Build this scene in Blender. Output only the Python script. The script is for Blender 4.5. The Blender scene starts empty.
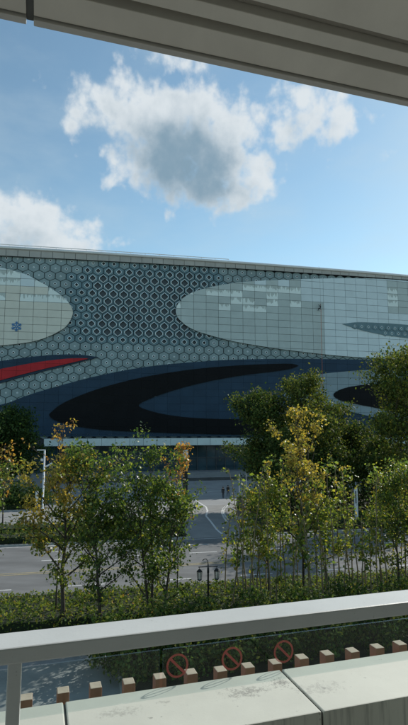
import bpy, bmesh, math, random
import numpy as np
from mathutils import Vector, Matrix
R = math.radians
scene = bpy.context.scene
col = scene.collection

# ------------------------------------------------------------------ camera
F, CAMH, HOR = 527.0, 10.5, 428.0
PITCH = math.atan((HOR - 362.5) / F)
CP, SP = math.cos(PITCH), math.sin(PITCH)
cam = bpy.data.cameras.new('camera')
cam.sensor_fit = 'VERTICAL'
cam.sensor_height = 36.0
cam.lens = 36.0 * F / 725.0
cam.clip_start, cam.clip_end = 0.05, 3000
camo = bpy.data.objects.new('camera', cam)
col.objects.link(camo)
camo.location = (0, 0, CAMH)
camo.rotation_euler = (math.pi / 2 + PITCH, 0, 0)
scene.camera = camo


def ray(x, y):
    a, b = (x - 204) / F, (362.5 - y) / F
    return Vector((a, CP - b * SP, SP + b * CP))


def on_ground(x, y, z=0.0):
    r = ray(x, y)
    return Vector((0, 0, CAMH)) + r * ((z - CAMH) / r.z)


def at_depth(x, y, Y):
    r = ray(x, y)
    return Vector((0, 0, CAMH)) + r * (Y / r.y)


def project(P):
    x, y, z = P[0], P[1], P[2] - CAMH
    d = y * CP + z * SP
    return 204 + F * x / d, 362.5 - F * (-y * SP + z * CP) / d


# ------------------------------------------------------------------ sky, sun, exposure
SUN_AZ, SUN_EL = R(43), R(33)          # azimuth measured to the right of the view direction (+Y)
sun = bpy.data.lights.new('sun', 'SUN')
sun.energy, sun.angle, sun.color = 3.1, R(0.53), (1.0, 0.95, 0.87)
suno = bpy.data.objects.new('sun', sun)
col.objects.link(suno)
SUNV = Vector((math.sin(SUN_AZ) * math.cos(SUN_EL), math.cos(SUN_AZ) * math.cos(SUN_EL), math.sin(SUN_EL)))
suno.rotation_euler = (-SUNV).to_track_quat('-Z', 'Y').to_euler()

scene.view_settings.view_transform = 'Standard'
scene.view_settings.look = 'None'
scene.view_settings.gamma = 1
scene.view_settings.use_curve_mapping = False
scene.view_settings.exposure = 0.5
scene.render.engine = 'CYCLES'
scene.cycles.max_bounces = 8
scene.cycles.transparent_max_bounces = 12


class NT:
    def __init__(self, tree):
        self.t = tree
        tree.nodes.clear()

    def n(self, kind, **kw):
        nd = self.t.nodes.new(kind)
        for k, v in kw.items():
            setattr(nd, k, v)
        return nd

    def put(self, sock, v):
        if hasattr(v, 'is_linked'):
            self.t.links.new(v, sock)
        elif v is not None:
            if isinstance(v, tuple) and len(v) == 3 and sock.type == 'RGBA':
                v = v + (1.0,)
            sock.default_value = v

    def m(self, op, a, b=None, c=None, clamp=False):
        nd = self.n('ShaderNodeMath', operation=op, use_clamp=clamp)
        for i, v in enumerate((a, b, c)):
            if v is not None:
                self.put(nd.inputs[i], v)
        return nd.outputs[0]

    def vm(self, op, a, b=None, out=0):
        nd = self.n('ShaderNodeVectorMath', operation=op)
        self.put(nd.inputs[0], a)
        if b is not None:
            self.put(nd.inputs[1], b)
        return nd.outputs[out]

    def noise(self, vec, scale, detail=4.0, rough=0.55, out='Fac', dim='3D'):
        nd = self.n('ShaderNodeTexNoise', noise_dimensions=dim)
        self.put(nd.inputs['Vector'], vec)
        nd.inputs['Scale'].default_value = scale
        nd.inputs['Detail'].default_value = detail
        nd.inputs['Roughness'].default_value = rough
        return nd.outputs[out]

    def smooth(self, x, lo, hi, a=0.0, b=1.0):
        nd = self.n('ShaderNodeMapRange', interpolation_type='SMOOTHSTEP')
        for i, v in enumerate((x, lo, hi, a, b)):
            self.put(nd.inputs[i], v)
        return nd.outputs[0]

    def mix(self, fac, a, b, blend='MIX'):
        nd = self.n('ShaderNodeMix', data_type='RGBA', blend_type=blend)
        self.put(nd.inputs['Factor'], fac)
        self.put(nd.inputs[6], a)
        self.put(nd.inputs[7], b)
        return nd.outputs[2]

    def link(self, a, b):
        self.t.links.new(a, b)


world = bpy.data.worlds.new('World')
scene.world = world
world.use_nodes = True
world.cycles.sampling_method = 'MANUAL'
world.cycles.sample_map_resolution = 512
W = NT(world.node_tree)


def az_el(px, py):
    r = ray(px, py).normalized()
    return math.atan2(r.x, r.y), math.asin(r.z)


# cumulus clouds: soft blobs in azimuth/elevation, broken up by noise: (centre px, half axes px, weight)
CLOUDS = [(86, 106, 20, 20, .8), (114, 104, 25, 20, .9), (148, 116, 32, 26, .95), (182, 132, 40, 36, 1.05), (208, 148, 44, 42, 1.15), (236, 164, 32, 32, 1.0), (200, 178, 48, 22, .9),
          (162, 152, 36, 28, .95), (204, 116, 28, 18, .75), (290, 116, 24, 20, .8), (316, 114, 30, 23, .95), (342, 126, 22, 18, .75),
          (158, 57, 34, 8, .40), (188, 66, 20, 6, .34), (113, 182, 18, 13, .6), (102, 150, 12, 10, .5), (72, 120, 12, 14, .5), (252, 190, 20, 12, .55),
          (40, 226, 40, 22, .95), (2, 218, 44, 26, 1.0), (82, 242, 36, 14, .9), (390, 150, 16, 8, .3)]
BL = []
for (cx, cy, rx, ry, w) in CLOUDS:
    a, e = az_el(cx, cy)
    BL.append((a, e, rx / F * 1.14, ry / F * 1.06, w))
rnd = random.Random(4)
for k in range(9):                     # the same kind of clouds go on round the rest of the sky
    a = R(44 + k * 32 + rnd.uniform(-6, 6))
    if a > math.pi:
        a -= 2 * math.pi
    e = R(rnd.uniform(14, 42))
    BL.append((a, e, rnd.uniform(.09, .17), rnd.uniform(.05, .09), 1.1))


def cloud_group():
    g = bpy.data.node_groups.new('cloud_density', 'ShaderNodeTree')
    g.interface.new_socket('P', in_out='INPUT', socket_type='NodeSocketVector')
    g.interface.new_socket('D', in_out='OUTPUT', socket_type='NodeSocketFloat')
    g.interface.new_socket('A', in_out='OUTPUT', socket_type='NodeSocketFloat')
    N = NT(g)
    gi, go = N.n('NodeGroupInput'), N.n('NodeGroupOutput')
    P = gi.outputs[0]
    wp = P
    acc = None
    for (a, e, rx, ry, w) in BL:
        d = N.vm('MULTIPLY', N.vm('SUBTRACT', wp, (a, e, 0)), (1 / rx, 1 / ry, 0))
        q = N.vm('DOT_PRODUCT', d, d, out=1)
        v = N.m('MULTIPLY', N.m('EXPONENT', N.m('MULTIPLY', q, -1.15)), w)
        acc = v if acc is None else N.m('ADD', acc, v)
    raw = acc
    acc = N.m('SUBTRACT', 1.0, N.m('EXPONENT', N.m('MULTIPLY', acc, -1.5)))
    n0 = N.noise(P, 21.0, 7.0, .60)
    vo = N.n('ShaderNodeTexVoronoi', feature='SMOOTH_F1', voronoi_dimensions='2D')
    N.put(vo.inputs['Vector'], N.vm('ADD', P, N.vm('MULTIPLY', N.noise(P, 30.0, 2.0, .5, 'Color'), (.022, .022, 0))))
    vo.inputs['Scale'].default_value = 19.0
    vo.inputs['Detail'].default_value = 2.0
    vo.inputs['Roughness'].default_value = .55
    vo.inputs['Smoothness'].default_value = .35
    n1 = N.m('ADD', N.m('MULTIPLY', n0, .72), N.m('SUBTRACT', .30, N.m('MULTIPLY', vo.outputs['Distance'], .27)))
    nn = N.m('MULTIPLY', N.m('SUBTRACT', n1, .43), 1.8)
    N.link(N.m('ADD', raw, N.m('MULTIPLY', N.m('SUBTRACT', n1, .5), 3.0)), go.inputs[1])
    N.link(N.m('ADD', acc, nn), go.inputs[0])
    return g


tc = W.n('ShaderNodeTexCoord')
dirv = W.vm('NORMALIZE', tc.outputs['Generated'])
sep = W.n('ShaderNodeSeparateXYZ')
W.link(dirv, sep.inputs[0])
azn = W.m('ARCTAN2', sep.outputs[0], sep.outputs[1])
eln = W.m('ARCSINE', sep.outputs[2])
cmb = W.n('ShaderNodeCombineXYZ')
W.link(azn, cmb.inputs[0])
W.link(eln, cmb.inputs[1])
CG = cloud_group()


def dens(off):
    gnode = W.n('ShaderNodeGroup')
    gnode.node_tree = CG
    W.put(gnode.inputs[0], W.vm('ADD', cmb.outputs[0], off))
    return gnode.outputs


sky = W.n('ShaderNodeTexSky', sky_type='NISHITA')
sky.sun_disc = False
sky.sun_elevation = SUN_EL
sky.sun_rotation = SUN_AZ
sky.altitude = 200
sky.air_density = 1.0
sky.dust_density = 0.2
sky.ozone_density = 1.3
d0 = dens((0, 0, 0))
d1 = dens((.020, .045, 0))
alpha = W.smooth(d0[0], .36, .92)
thick = W.smooth(W.m('ADD', W.m('MULTIPLY', d1[1], .6), W.m('MULTIPLY', d0[1], .4)), .30, 2.6)
ccol = W.mix(thick, (4.9, 5.25, 5.45), (1.5, 2.25, 2.85))
skc = W.mix(1.0, sky.outputs[0], (0.94, 1.05, 0.92), 'MULTIPLY')
veil = W.smooth(W.noise(W.vm('MULTIPLY', cmb.outputs[0], (1.0, 2.2, 1.0)), 3.2, 5.0, .55), .38, .74, .02, .34)
skc = W.mix(veil, skc, (3.7, 4.5, 4.9))
up = W.smooth(eln, -.02, .03)
fin = W.mix(W.m('MULTIPLY', W.m('MULTIPLY', alpha, .94), up), skc, ccol)
bg = W.n('ShaderNodeBackground')
W.link(fin, bg.inputs[0])
bg.inputs[1].default_value = 0.108
wo = W.n('ShaderNodeOutputWorld')
W.link(bg.outputs[0], wo.inputs[0])


# ------------------------------------------------------------------ materials
def mat(name, c, rough=.6, metal=0.0, var=.12, scale=1.0, bump=0.0, bscale=None, orand=0.0, spec=.5, stretch=(1, 1, 1), c2=None):
    m = bpy.data.materials.new(name)
    m.use_nodes = True
    N = NT(m.node_tree)
    geo = N.n('ShaderNodeNewGeometry')
    pos = N.vm('MULTIPLY', geo.outputs['Position'], stretch)
    nz = N.noise(pos, scale, 6.0, .6)
    nz = N.smooth(nz, .25, .75)
    lo = c2 if c2 else tuple(x * (1 - var) for x in c)
    hi = c if c2 else tuple(min(1, x * (1 + var)) for x in c)
    base = N.mix(nz, lo, hi)
    if orand:
        oi = N.n('ShaderNodeObjectInfo')
        k = N.m('ADD', N.m('MULTIPLY', oi.outputs['Random'], orand), 1 - orand / 2)
        cc = N.n('ShaderNodeCombineXYZ')
        for i in range(3):
            N.link(k, cc.inputs[i])
        base = N.mix(1.0, base, cc.outputs[0], 'MULTIPLY')
    p = N.n('ShaderNodeBsdfPrincipled')
    N.put(p.inputs['Base Color'], base)
    p.inputs['Roughness'].default_value = rough
    p.inputs['Metallic'].default_value = metal
    p.inputs['Specular IOR Level'].default_value = spec
    if bump:
        b = N.n('ShaderNodeBump')
        b.inputs['Strength'].default_value = bump
        b.inputs['Distance'].default_value = .02
        N.link(N.noise(pos, bscale or scale * 6, 5.0, .6), b.inputs['Height'])
        N.link(b.outputs[0], p.inputs['Normal'])
    o = N.n('ShaderNodeOutputMaterial')
    N.link(p.outputs[0], o.inputs[0])
    m['N'] = 0
    return m


def leaf_mat(name, trans=.45, rough=.5, spec=.2):
    m = bpy.data.materials.new(name)
    m.use_nodes = True
    N = NT(m.node_tree)
    at = N.n('ShaderNodeAttribute', attribute_name='tint')
    p = N.n('ShaderNodeBsdfPrincipled')
    N.link(at.outputs['Color'], p.inputs['Base Color'])
    p.inputs['Roughness'].default_value = rough
    p.inputs['Specular IOR Level'].default_value = spec
    t = N.n('ShaderNodeBsdfTranslucent')
    N.link(N.mix(1.0, at.outputs['Color'], (2.3, 2.2, 1.0), 'MULTIPLY'), t.inputs[0])
    mx = N.n('ShaderNodeMixShader')
    mx.inputs[0].default_value = trans
    N.link(p.outputs[0], mx.inputs[1])
    N.link(t.outputs[0], mx.inputs[2])
    o = N.n('ShaderNodeOutputMaterial')
    N.link(mx.outputs[0], o.inputs[0])
    return m


def glass_mat(name, tint=(.90, .94, .93), amount=.015):
    m = bpy.data.materials.new(name)
    m.use_nodes = True
    N = NT(m.node_tree)
    tr = N.n('ShaderNodeBsdfTransparent')
    tr.inputs[0].default_value = tint + (1,)
    gl = N.n('ShaderNodeBsdfGlossy')
    gl.inputs['Roughness'].default_value = .05
    lw = N.n('ShaderNodeLayerWeight')
    lw.inputs[0].default_value = .5
    fr = N.n('ShaderNodeMath', operation='MULTIPLY_ADD')
    N.link(N.m('POWER', lw.outputs['Facing'], 4.0), fr.inputs[0])
    fr.inputs[1].default_value = .5
    fr.inputs[2].default_value = .010
    df = N.n('ShaderNodeBsdfDiffuse')
    df.inputs[0].default_value = (.5, .55, .5, 1)
    mx = N.n('ShaderNodeMixShader')
    N.link(fr.outputs[0], mx.inputs[0])
    N.link(tr.outputs[0], mx.inputs[1])
    N.link(gl.outputs[0], mx.inputs[2])
    mx2 = N.n('ShaderNodeMixShader')
    geo = N.n('ShaderNodeNewGeometry')
    N.link(N.m('MULTIPLY', N.noise(geo.outputs['Position'], 5.0, 5.0), amount), mx2.inputs[0])
    N.link(mx.outputs[0], mx2.inputs[1])
    N.link(df.outputs[0], mx2.inputs[2])
    o = N.n('ShaderNodeOutputMaterial')
    N.link(mx2.outputs[0], o.inputs[0])
    return m


def skyline_mat(name, dull_c, pale_c, rough=.28):
    """panel with a reflection painted in: pale sky below, ragged darker skyline above, shape of its own in each panel"""
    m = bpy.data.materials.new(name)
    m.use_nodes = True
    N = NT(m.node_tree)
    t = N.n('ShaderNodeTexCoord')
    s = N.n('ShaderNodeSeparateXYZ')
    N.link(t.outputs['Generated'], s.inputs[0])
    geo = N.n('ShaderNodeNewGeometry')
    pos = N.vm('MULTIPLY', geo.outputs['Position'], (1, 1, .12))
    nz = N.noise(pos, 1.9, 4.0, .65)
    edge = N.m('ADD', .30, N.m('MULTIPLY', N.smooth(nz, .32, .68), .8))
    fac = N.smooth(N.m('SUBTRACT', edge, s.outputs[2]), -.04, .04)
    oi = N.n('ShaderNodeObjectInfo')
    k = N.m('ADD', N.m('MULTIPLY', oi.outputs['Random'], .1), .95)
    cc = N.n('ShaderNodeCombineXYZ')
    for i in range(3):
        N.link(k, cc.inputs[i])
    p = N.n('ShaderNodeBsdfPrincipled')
    N.put(p.inputs['Base Color'], N.mix(1.0, N.mix(fac, dull_c, pale_c), cc.outputs[0], 'MULTIPLY'))
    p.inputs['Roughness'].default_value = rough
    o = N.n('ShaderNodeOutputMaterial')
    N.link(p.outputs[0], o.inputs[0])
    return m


def stone_mat(name, c, stain_at=None, streak=False, rough=.62, metal=0.0):
    """pale coping stone with fine grit, drifting dirt and one weathered patch"""
    m = bpy.data.materials.new(name)
    m.use_nodes = True
    N = NT(m.node_tree)
    geo = N.n('ShaderNodeNewGeometry')
    pos = geo.outputs['Position']
    base = N.mix(N.smooth(N.noise(pos, 2.2, 6.0, .65), .3, .7), tuple(x * .93 for x in c), tuple(x * 1.06 for x in c))
    spk = N.smooth(N.noise(pos, 85.0, 3.0, .6), .64, .74)
    pat = N.smooth(N.noise(pos, 4.5, 5.0, .7), .50, .66)
    base = N.mix(N.m('MULTIPLY', N.m('MULTIPLY', spk, pat), .55), base, (.10, .10, .09))
    blot = N.smooth(N.noise(pos, 30.0, 2.0, .5), .73, .77)
    base = N.mix(N.m('MULTIPLY', blot, .5), base, (.16, .16, .14))
    if stain_at is not None:
        for (sx, sy, sz, ra, rb, kk) in stain_at:
            d = N.vm('SUBTRACT', pos, (sx, sy, sz))
            du = N.vm('DOT_PRODUCT', d, (BT.x / ra, BT.y / ra, 0), out=1)
            dn = N.vm('DOT_PRODUCT', d, (BN.x / rb, BN.y / rb, 0), out=1)
            q = N.m('ADD', N.m('MULTIPLY', du, du), N.m('MULTIPLY', dn, dn))
            fall = N.m('EXPONENT', N.m('MULTIPLY', q, -1.2))
            nz = N.noise(pos, 70.0, 6.0, .8)
            fac = N.smooth(N.m('ADD', N.m('MULTIPLY', fall, .42), N.m('MULTIPLY', N.m('SUBTRACT', nz, .5), 1.3)), .30, .48)
            base = N.mix(N.m('MULTIPLY', fac, kk), base, (.20, .20, .18))
    if streak:
        st = N.noise(N.vm('MULTIPLY', pos, (1, 1, .06)), 60.0, 4.0, .6)
        sz_ = N.n('ShaderNodeSeparateXYZ')
        N.link(geo.outputs['Normal'], sz_.inputs[0])
        side = N.smooth(sz_.outputs[2], .8, .5)
        base = N.mix(N.m('MULTIPLY', N.m('MULTIPLY', N.smooth(st, .45, .7), .5), side), base, (.16, .17, .16))
    p = N.n('ShaderNodeBsdfPrincipled')
    N.put(p.inputs['Base Color'], base)
    p.inputs['Roughness'].default_value = rough
    p.inputs['Metallic'].default_value = metal
    b = N.n('ShaderNodeBump')
    b.inputs['Strength'].default_value = .08
    b.inputs['Distance'].default_value = .004
    N.link(N.noise(pos, 120.0, 4.0, .6), b.inputs['Height'])
    N.link(b.outputs[0], p.inputs['Normal'])
    o = N.n('ShaderNodeOutputMaterial')
    N.link(p.outputs[0], o.inputs[0])
    return m


# ------------------------------------------------------------------ mesh helpers
class MB:
    def __init__(self):
        self.v, self.f = [], []

    def add(self, vs, fs):
        o = len(self.v)
        self.v += [tuple(p) for p in vs]
        self.f += [tuple(i + o for i in f) for f in fs]
        return self

    def frame_box(self, O, A, B, C, a, b, c):
        """box spanning ranges a, b, c along the axes A, B, C from the origin O"""
        O = Vector(O)
        vs = [O + A * x + B * y + C * z for z in c for y in b for x in a]
        return self.add(vs, [(0, 2, 3, 1), (4, 5, 7, 6), (0, 1, 5, 4), (2, 6, 7, 3), (0, 4, 6, 2), (1, 3, 7, 5)])

    def box(self, a, b, c):
        return self.frame_box((0, 0, 0), Vector((1, 0, 0)), Vector((0, 1, 0)), Vector((0, 0, 1)), a, b, c)

    def tube(self, pts, rad, n=6, cap=True):
        pts = [Vector(p) for p in pts]
        o = len(self.v)
        ref = Vector((.31, .95, .05)).normalized()
        for i, p in enumerate(pts):
            d = (pts[min(i + 1, len(pts) - 1)] - pts[max(i - 1, 0)])
            d = d.normalized() if d.length > 1e-9 else Vector((0, 0, 1))
            a = d.cross(ref)
            if a.length < .05:
                a = d.cross(Vector((1, 0, 0)))
            a.normalize()
            b = d.cross(a)
            r = rad[i] if isinstance(rad, (list, tuple)) else rad
            for k in range(n):
                t = 2 * math.pi * k / n
                self.v.append(tuple(p + a * (r * math.cos(t)) + b * (r * math.sin(t))))
        for i in range(len(pts) - 1):
            for k in range(n):
                k2 = (k + 1) % n
                self.f.append((o + i * n + k, o + i * n + k2, o + (i + 1) * n + k2, o + (i + 1) * n + k))
        if cap:
            self.f.append(tuple(o + k for k in range(n))[::-1])
            self.f.append(tuple(o + (len(pts) - 1) * n + k for k in range(n)))
        return self

    def lathe(self, c, prof, n=16):
        c = Vector(c)
        o = len(self.v)
        for (r, z) in prof:
            for k in range(n):
                t = 2 * math.pi * k / n
                self.v.append((c.x + r * math.cos(t), c.y + r * math.sin(t), c.z + z))
        for i in range(len(prof) - 1):
            for k in range(n):
                k2 = (k + 1) % n
                self.f.append((o + i * n + k, o + i * n + k2, o + (i + 1) * n + k2, o + (i + 1) * n + k))
        self.f.append(tuple(o + k for k in range(n))[::-1])
        self.f.append(tuple(o + (len(prof) - 1) * n + k for k in range(n)))
        return self

    def mesh(self, name, m=None, smooth=False):
        me = bpy.data.meshes.new(name)
        me.from_pydata(self.v, [], self.f)
        if m is not None:
            me.materials.append(m)
        if smooth:
            me.polygons.foreach_set('use_smooth', [True] * len(me.polygons))
        me.update()
        return me

    def build(self, name, m, parent=None, smooth=False, bevel=0.0):
        o = bpy.data.objects.new(name, self.mesh(name, m, smooth))
        col.objects.link(o)
        o.parent = parent
        if bevel:
            md = o.modifiers.new('bevel', 'BEVEL')
            md.width, md.segments, md.limit_method = bevel, 2, 'ANGLE'
        return o


def tag(o, label=None, cat=None, group=None, kind=None):
    for k, v in (('label', label), ('category', cat), ('group', group), ('kind', kind)):
        if v:
            o[k] = v
    return o


def empty(name, loc, label, cat, group=None):
    o = bpy.data.objects.new(name, None)
    col.objects.link(o)
    o.location = loc
    o.empty_display_size = .3
    return tag(o, label, cat, group)


def place(o, parent):
    """parent o, whose mesh is in world coordinates, to an Empty at a location"""
    o.parent = parent
    if parent is not None:
        o.matrix_parent_inverse = Matrix.Translation(-parent.location)
    return o


def np_mesh(name, V, Q, m, tint=None):
    me = bpy.data.meshes.new(name)
    V = np.asarray(V, dtype=np.float32)
    Q = np.asarray(Q, dtype=np.int32)
    k = Q.shape[1]
    me.vertices.add(len(V))
    me.vertices.foreach_set('co', V.ravel())
    me.loops.add(Q.size)
    me.loops.foreach_set('vertex_index', Q.ravel())
    me.polygons.add(len(Q))
    me.polygons.foreach_set('loop_start', np.arange(0, Q.size, k, dtype=np.int32))
    me.polygons.foreach_set('loop_total', np.full(len(Q), k, dtype=np.int32))
    me.update(calc_edges=True)
    me.validate()
    if tint is not None:
        a = me.color_attributes.new('tint', 'FLOAT_COLOR', 'POINT')
        c4 = np.ones((len(V), 4), dtype=np.float32)
        c4[:, :3] = tint
        a.data.foreach_set('color', c4.ravel())
    me.materials.append(m)
    return me


# ------------------------------------------------------------------ frames of reference
# street and building run about 12.5 degrees off the picture plane, the balcony about 17 degrees
SY = R(12.5)
ST, SN = Vector((math.cos(SY), math.sin(SY), 0)), Vector((-math.sin(SY), math.cos(SY), 0))
BY = R(17.4)
BT, BN = Vector((math.cos(BY), math.sin(BY), 0)), Vector((-math.sin(BY), math.cos(BY), 0))
UPV = Vector((0, 0, 1))


def S(s, r, z=0.0):
    return ST * s + SN * r + UPV * z


def sr(P):
    return P.x * ST.x + P.y * ST.y, P.x * SN.x + P.y * SN.y


def B(s, n, z):
    """balcony frame: s along the rail, n outwards, z relative to eye height"""
    return BT * s + BN * n + UPV * (CAMH + z)


def ribbon(pts, width, z):
    pts = [Vector((p.x, p.y, z)) for p in pts]
    vs, fs = [], []
    for i, p in enumerate(pts):
        d = (pts[min(i + 1, len(pts) - 1)] - pts[max(i - 1, 0)]).normalized()
        q = Vector((-d.y, d.x, 0)) * (width / 2)
        vs += [p + q, p - q]
    for i in range(len(pts) - 1):
        fs.append((2 * i, 2 * i + 1, 2 * i + 3, 2 * i + 2))
    return MB().add(vs, fs)


def sheet(name, m, s0, s1, r0, r1, z, kind='structure'):
    mb = MB().add([S(s0, r0, z), S(s1, r0, z), S(s1, r1, z), S(s0, r1, z)], [(0, 1, 2, 3)])
    o = mb.build(name, m)
    return tag(o, kind=kind)


# ------------------------------------------------------------------ ground, road, pavements
M_ground = mat('bare_ground', (.16, .15, .13), .9, var=.25, scale=.4)
M_asphalt = mat('asphalt', (.14, .142, .14), .85, var=.24, scale=.5, stretch=(.35, 1.2, 1), bump=.3, bscale=40)
M_paver = mat('paver', (.24, .24, .23), .8, var=.12, scale=.5, bump=.2, bscale=20)
M_plaza = mat('plaza_paving', (.27, .275, .275), .75, var=.14, scale=.25, bump=.15, bscale=10)
M_kerb = mat('kerb_stone', (.38, .38, .36), .8, var=.12, scale=2)
M_soil = mat('planting_soil', (.055, .045, .03), .95, var=.4, scale=2.0, bump=.5, bscale=12)
M_white = mat('road_paint', (.62, .62, .60), .7, var=.2, scale=3.0)
M_yellow = mat('yellow_paint', (.34, .28, .14), .7, var=.2, scale=3.0)

gr = MB().add([(-1600, -600, -.02), (1600, -600, -.02), (1600, 2400, -.02), (-1600, 2400, -.02)], [(0, 1, 2, 3)]).build('ground', M_ground)
tag(gr, kind='structure')
road = sheet('road', M_asphalt, -160, 200, 35.2, 51.2, .0)
M_path = mat('footpath_paving', (.23, .235, .23), .85, var=.15, scale=.8, bump=.2, bscale=20)
sheet('footpath', M_path, -120, 120, 10, 26.8, .10)
pv = sheet('pavement', M_paver, -160, 200, 58.6, 72, .014)
plaza = sheet('plaza', M_plaza, -120, 160, 72, 126, .010)
drive = sheet('driveway', M_paver, 10.2, 17.9, 51.2, 58.6, .010)


def bed(name, s0, s1, r0, r1, h=.14):
    """raised planting bed: soil inside a kerb"""
    mb = MB().frame_box((0, 0, 0), ST, SN, UPV, (s0 + .15, s1 - .15), (r0 + .15, r1 - .15), (-.05, h - .03))
    o = tag(mb.build(name, M_soil), kind='structure')
    k = MB()
    k.frame_box((0, 0, 0), ST, SN, UPV, (s0, s1), (r0, r0 + .15), (-.05, h))
    k.frame_box((0, 0, 0), ST, SN, UPV, (s0, s1), (r1 - .15, r1), (-.05, h))
    k.frame_box((0, 0, 0), ST, SN, UPV, (s0, s0 + .15), (r0 + .152, r1 - .152), (-.05, h - .003))
    k.frame_box((0, 0, 0), ST, SN, UPV, (s1 - .15, s1), (r0 + .152, r1 - .152), (-.05, h - .003))
    k.build('kerb', M_kerb, o)
    return o


bed('planting_bed', -120, 120, 26.8, 35.2)
bed('lower_bed', 1.6, 60, 21.6, 26.7)
bed('median_bed', -120, 10.1, 51.3, 58.5)
bed('median_bed', 18.0, 140, 51.3, 58.5)
bed('shrub_bed', -70, -6, 72.5, 84)
bed('shrub_bed', 18.8, 80, 60.5, 69)
bed('shrub_bed', 23.5, 80, 69.3, 84)


def mark(name, m, s0, s1, r, w=.15):
    q = MB().add([S(s0, r - w / 2, .006), S(s1, r - w / 2, .006), S(s1, r + w / 2, .006), S(s0, r + w / 2, .006)], [(0, 1, 2, 3)])
    return q.build(name, m, road)


mark('yellow_line', M_yellow, -160, 200, 41.55, .14)
mark('yellow_line', M_yellow, -160, 200, 41.95, .14)
for rr in (37.9, 45.4, 48.4):
    for k in range(-7, 9):
        s0 = k * 6.0 - (6.9 if rr < 40 else 9.2)
        if abs(s0) < 60:
            mark('lane_dash', M_white, s0, s0 + 2.4, rr)
mark('edge_line', M_white, -160, 200, 35.75, .12)
mark('edge_line', M_white, -160, 200, 50.8, .12)
for pts in ([(193, 497), (198, 502), (206, 507), (207.5, 511), (206, 516), (211, 522), (217, 530), (222, 534)],
            [(228, 505), (224, 509), (223.5, 513), (226, 517), (229, 520)],
            [(226, 506), (222.5, 509.5), (221.8, 513), (224, 518), (227, 522)],
            [(193, 497), (200, 493.5), (212, 491.5), (224, 490.5)]):
    P = [on_ground(*p) for p in pts]
    PP = []
    for i in range(len(P) - 1):
        for t in (0, .5):
            PP.append(P[i].lerp(P[i + 1], t))
    PP.append(P[-1])
    ribbon(PP, .22, .020).build('painted_line', M_white, plaza)

# ------------------------------------------------------------------ the big building
M_back = mat('facade_backing', (.030, .042, .052), .6, var=.2, scale=.3)
M_hole = mat('hex_recess', (.055, .080, .100), .6, var=.15, scale=.4)
M_face = mat('hex_face', (.225, .305, .325), .5, metal=.1, spec=.3, var=.10, scale=.4, orand=.18)
M_hex = mat('hex_aluminium', (.135, .22, .255), .5, metal=.15, spec=.3, var=.10, scale=.4, orand=.16)
M_rim = mat('hex_rim', (.66, .75, .78), .45, metal=.15, spec=.3, var=.08, scale=.5, orand=.12)
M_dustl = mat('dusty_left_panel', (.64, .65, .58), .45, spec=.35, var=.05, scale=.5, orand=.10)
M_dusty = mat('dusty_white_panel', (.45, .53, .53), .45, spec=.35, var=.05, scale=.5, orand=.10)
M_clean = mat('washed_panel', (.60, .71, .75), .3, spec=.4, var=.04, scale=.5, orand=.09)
M_skyline = skyline_mat('mirrored_skyline_panel', (.43, .50, .485), (.72, .82, .81), .4)  # reflected sky and skyline painted into the panel colour
M_navy = mat('navy_panel', (.020, .048, .085), .5, spec=.18, var=.10, scale=.3, orand=.14)
M_black = mat('black_panel', (.005, .006, .008), .55, var=.15, scale=.3, orand=.2, spec=.12)
M_red = mat('red_panel', (.46, .022, .030), .5, spec=.2, var=.12, scale=.3, orand=.1)
M_grey = mat('pale_grey_panel', (.22, .295, .335), .45, spec=.3, var=.07, scale=.3, orand=.1)
M_cornice = mat('cornice_metal', (.38, .37, .345), .45, metal=.2, var=.10, scale=.4, orand=.12)
M_cap = mat('roof_cap', (.70, .71, .70), .3, metal=.3, var=.06, scale=.5)
M_canopyw = mat('entrance_canopy', (.58, .68, .68), .4, var=.08, scale=.3, orand=.08)
M_pane = mat('lobby_glass', (.028, .058, .075), .07, var=.25, scale=.2, orand=.5, spec=.7)
M_mull = mat('mullion', (.06, .075, .085), .4, metal=.4, var=.1)
M_flake = mat('snowflake_blue', (.03, .17, .40), .4, var=.08)

U0, U1, HTOP = -95.0, 120.0, 51.45


def YF(u):
    return 125.1 + .2215 * u + .0004 * u * u


def FN(u):
    k = .2215 + .0008 * u
    return Vector((k, -1, 0)).normalized()


def FP(u, v, off=0.0):
    return Vector((u, YF(u), v)) + FN(u) * off


def to_uv(px, py):
    r = ray(px, py)
    Y = 125.0
    for _ in range(30):
        Y = YF(r.x / r.y * Y)
    return r.x / r.y * Y, CAMH + r.z / r.y * Y


def smooth_poly(pts, n=5, closed=True):
    """Catmull-Rom through pixel points; a point with a third value is a corner"""
    out = []
    L = len(pts)
    for i in range(L):
        p0, p1, p2, p3 = pts[i - 1], pts[i], pts[(i + 1) % L], pts[(i + 2) % L]
        if len(p1) > 2:
            p0 = p1
        if len(p2) > 2:
            p3 = p2
        for k in range(n):
            t = k / n
            q = []
            for a in range(2):
                q.append(.5 * (2 * p1[a] + (p2[a] - p0[a]) * t + (2 * p0[a] - 5 * p1[a] + 4 * p2[a] - p3[a]) * t * t
                               + (3 * p1[a] - p0[a] - 3 * p2[a] + p3[a]) * t ** 3))
            out.append(tuple(q))
    return out


bld = empty('arena_building', FP(0, 0), 'huge curved arena building with hexagon cladding, white ovals and dark swooshes across the road', 'building')


def bput(mb, name, m, parent=None, smooth=False, bevel=0.0):
    """mesh in world coordinates as a part of the building (or as a sub-part of one of its parts)"""
    o = mb.build(name, m, None, smooth, bevel)
    if parent is None:
        return place(o, bld)
    o.parent = parent            # the part itself already sits at the world origin
    return o


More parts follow.
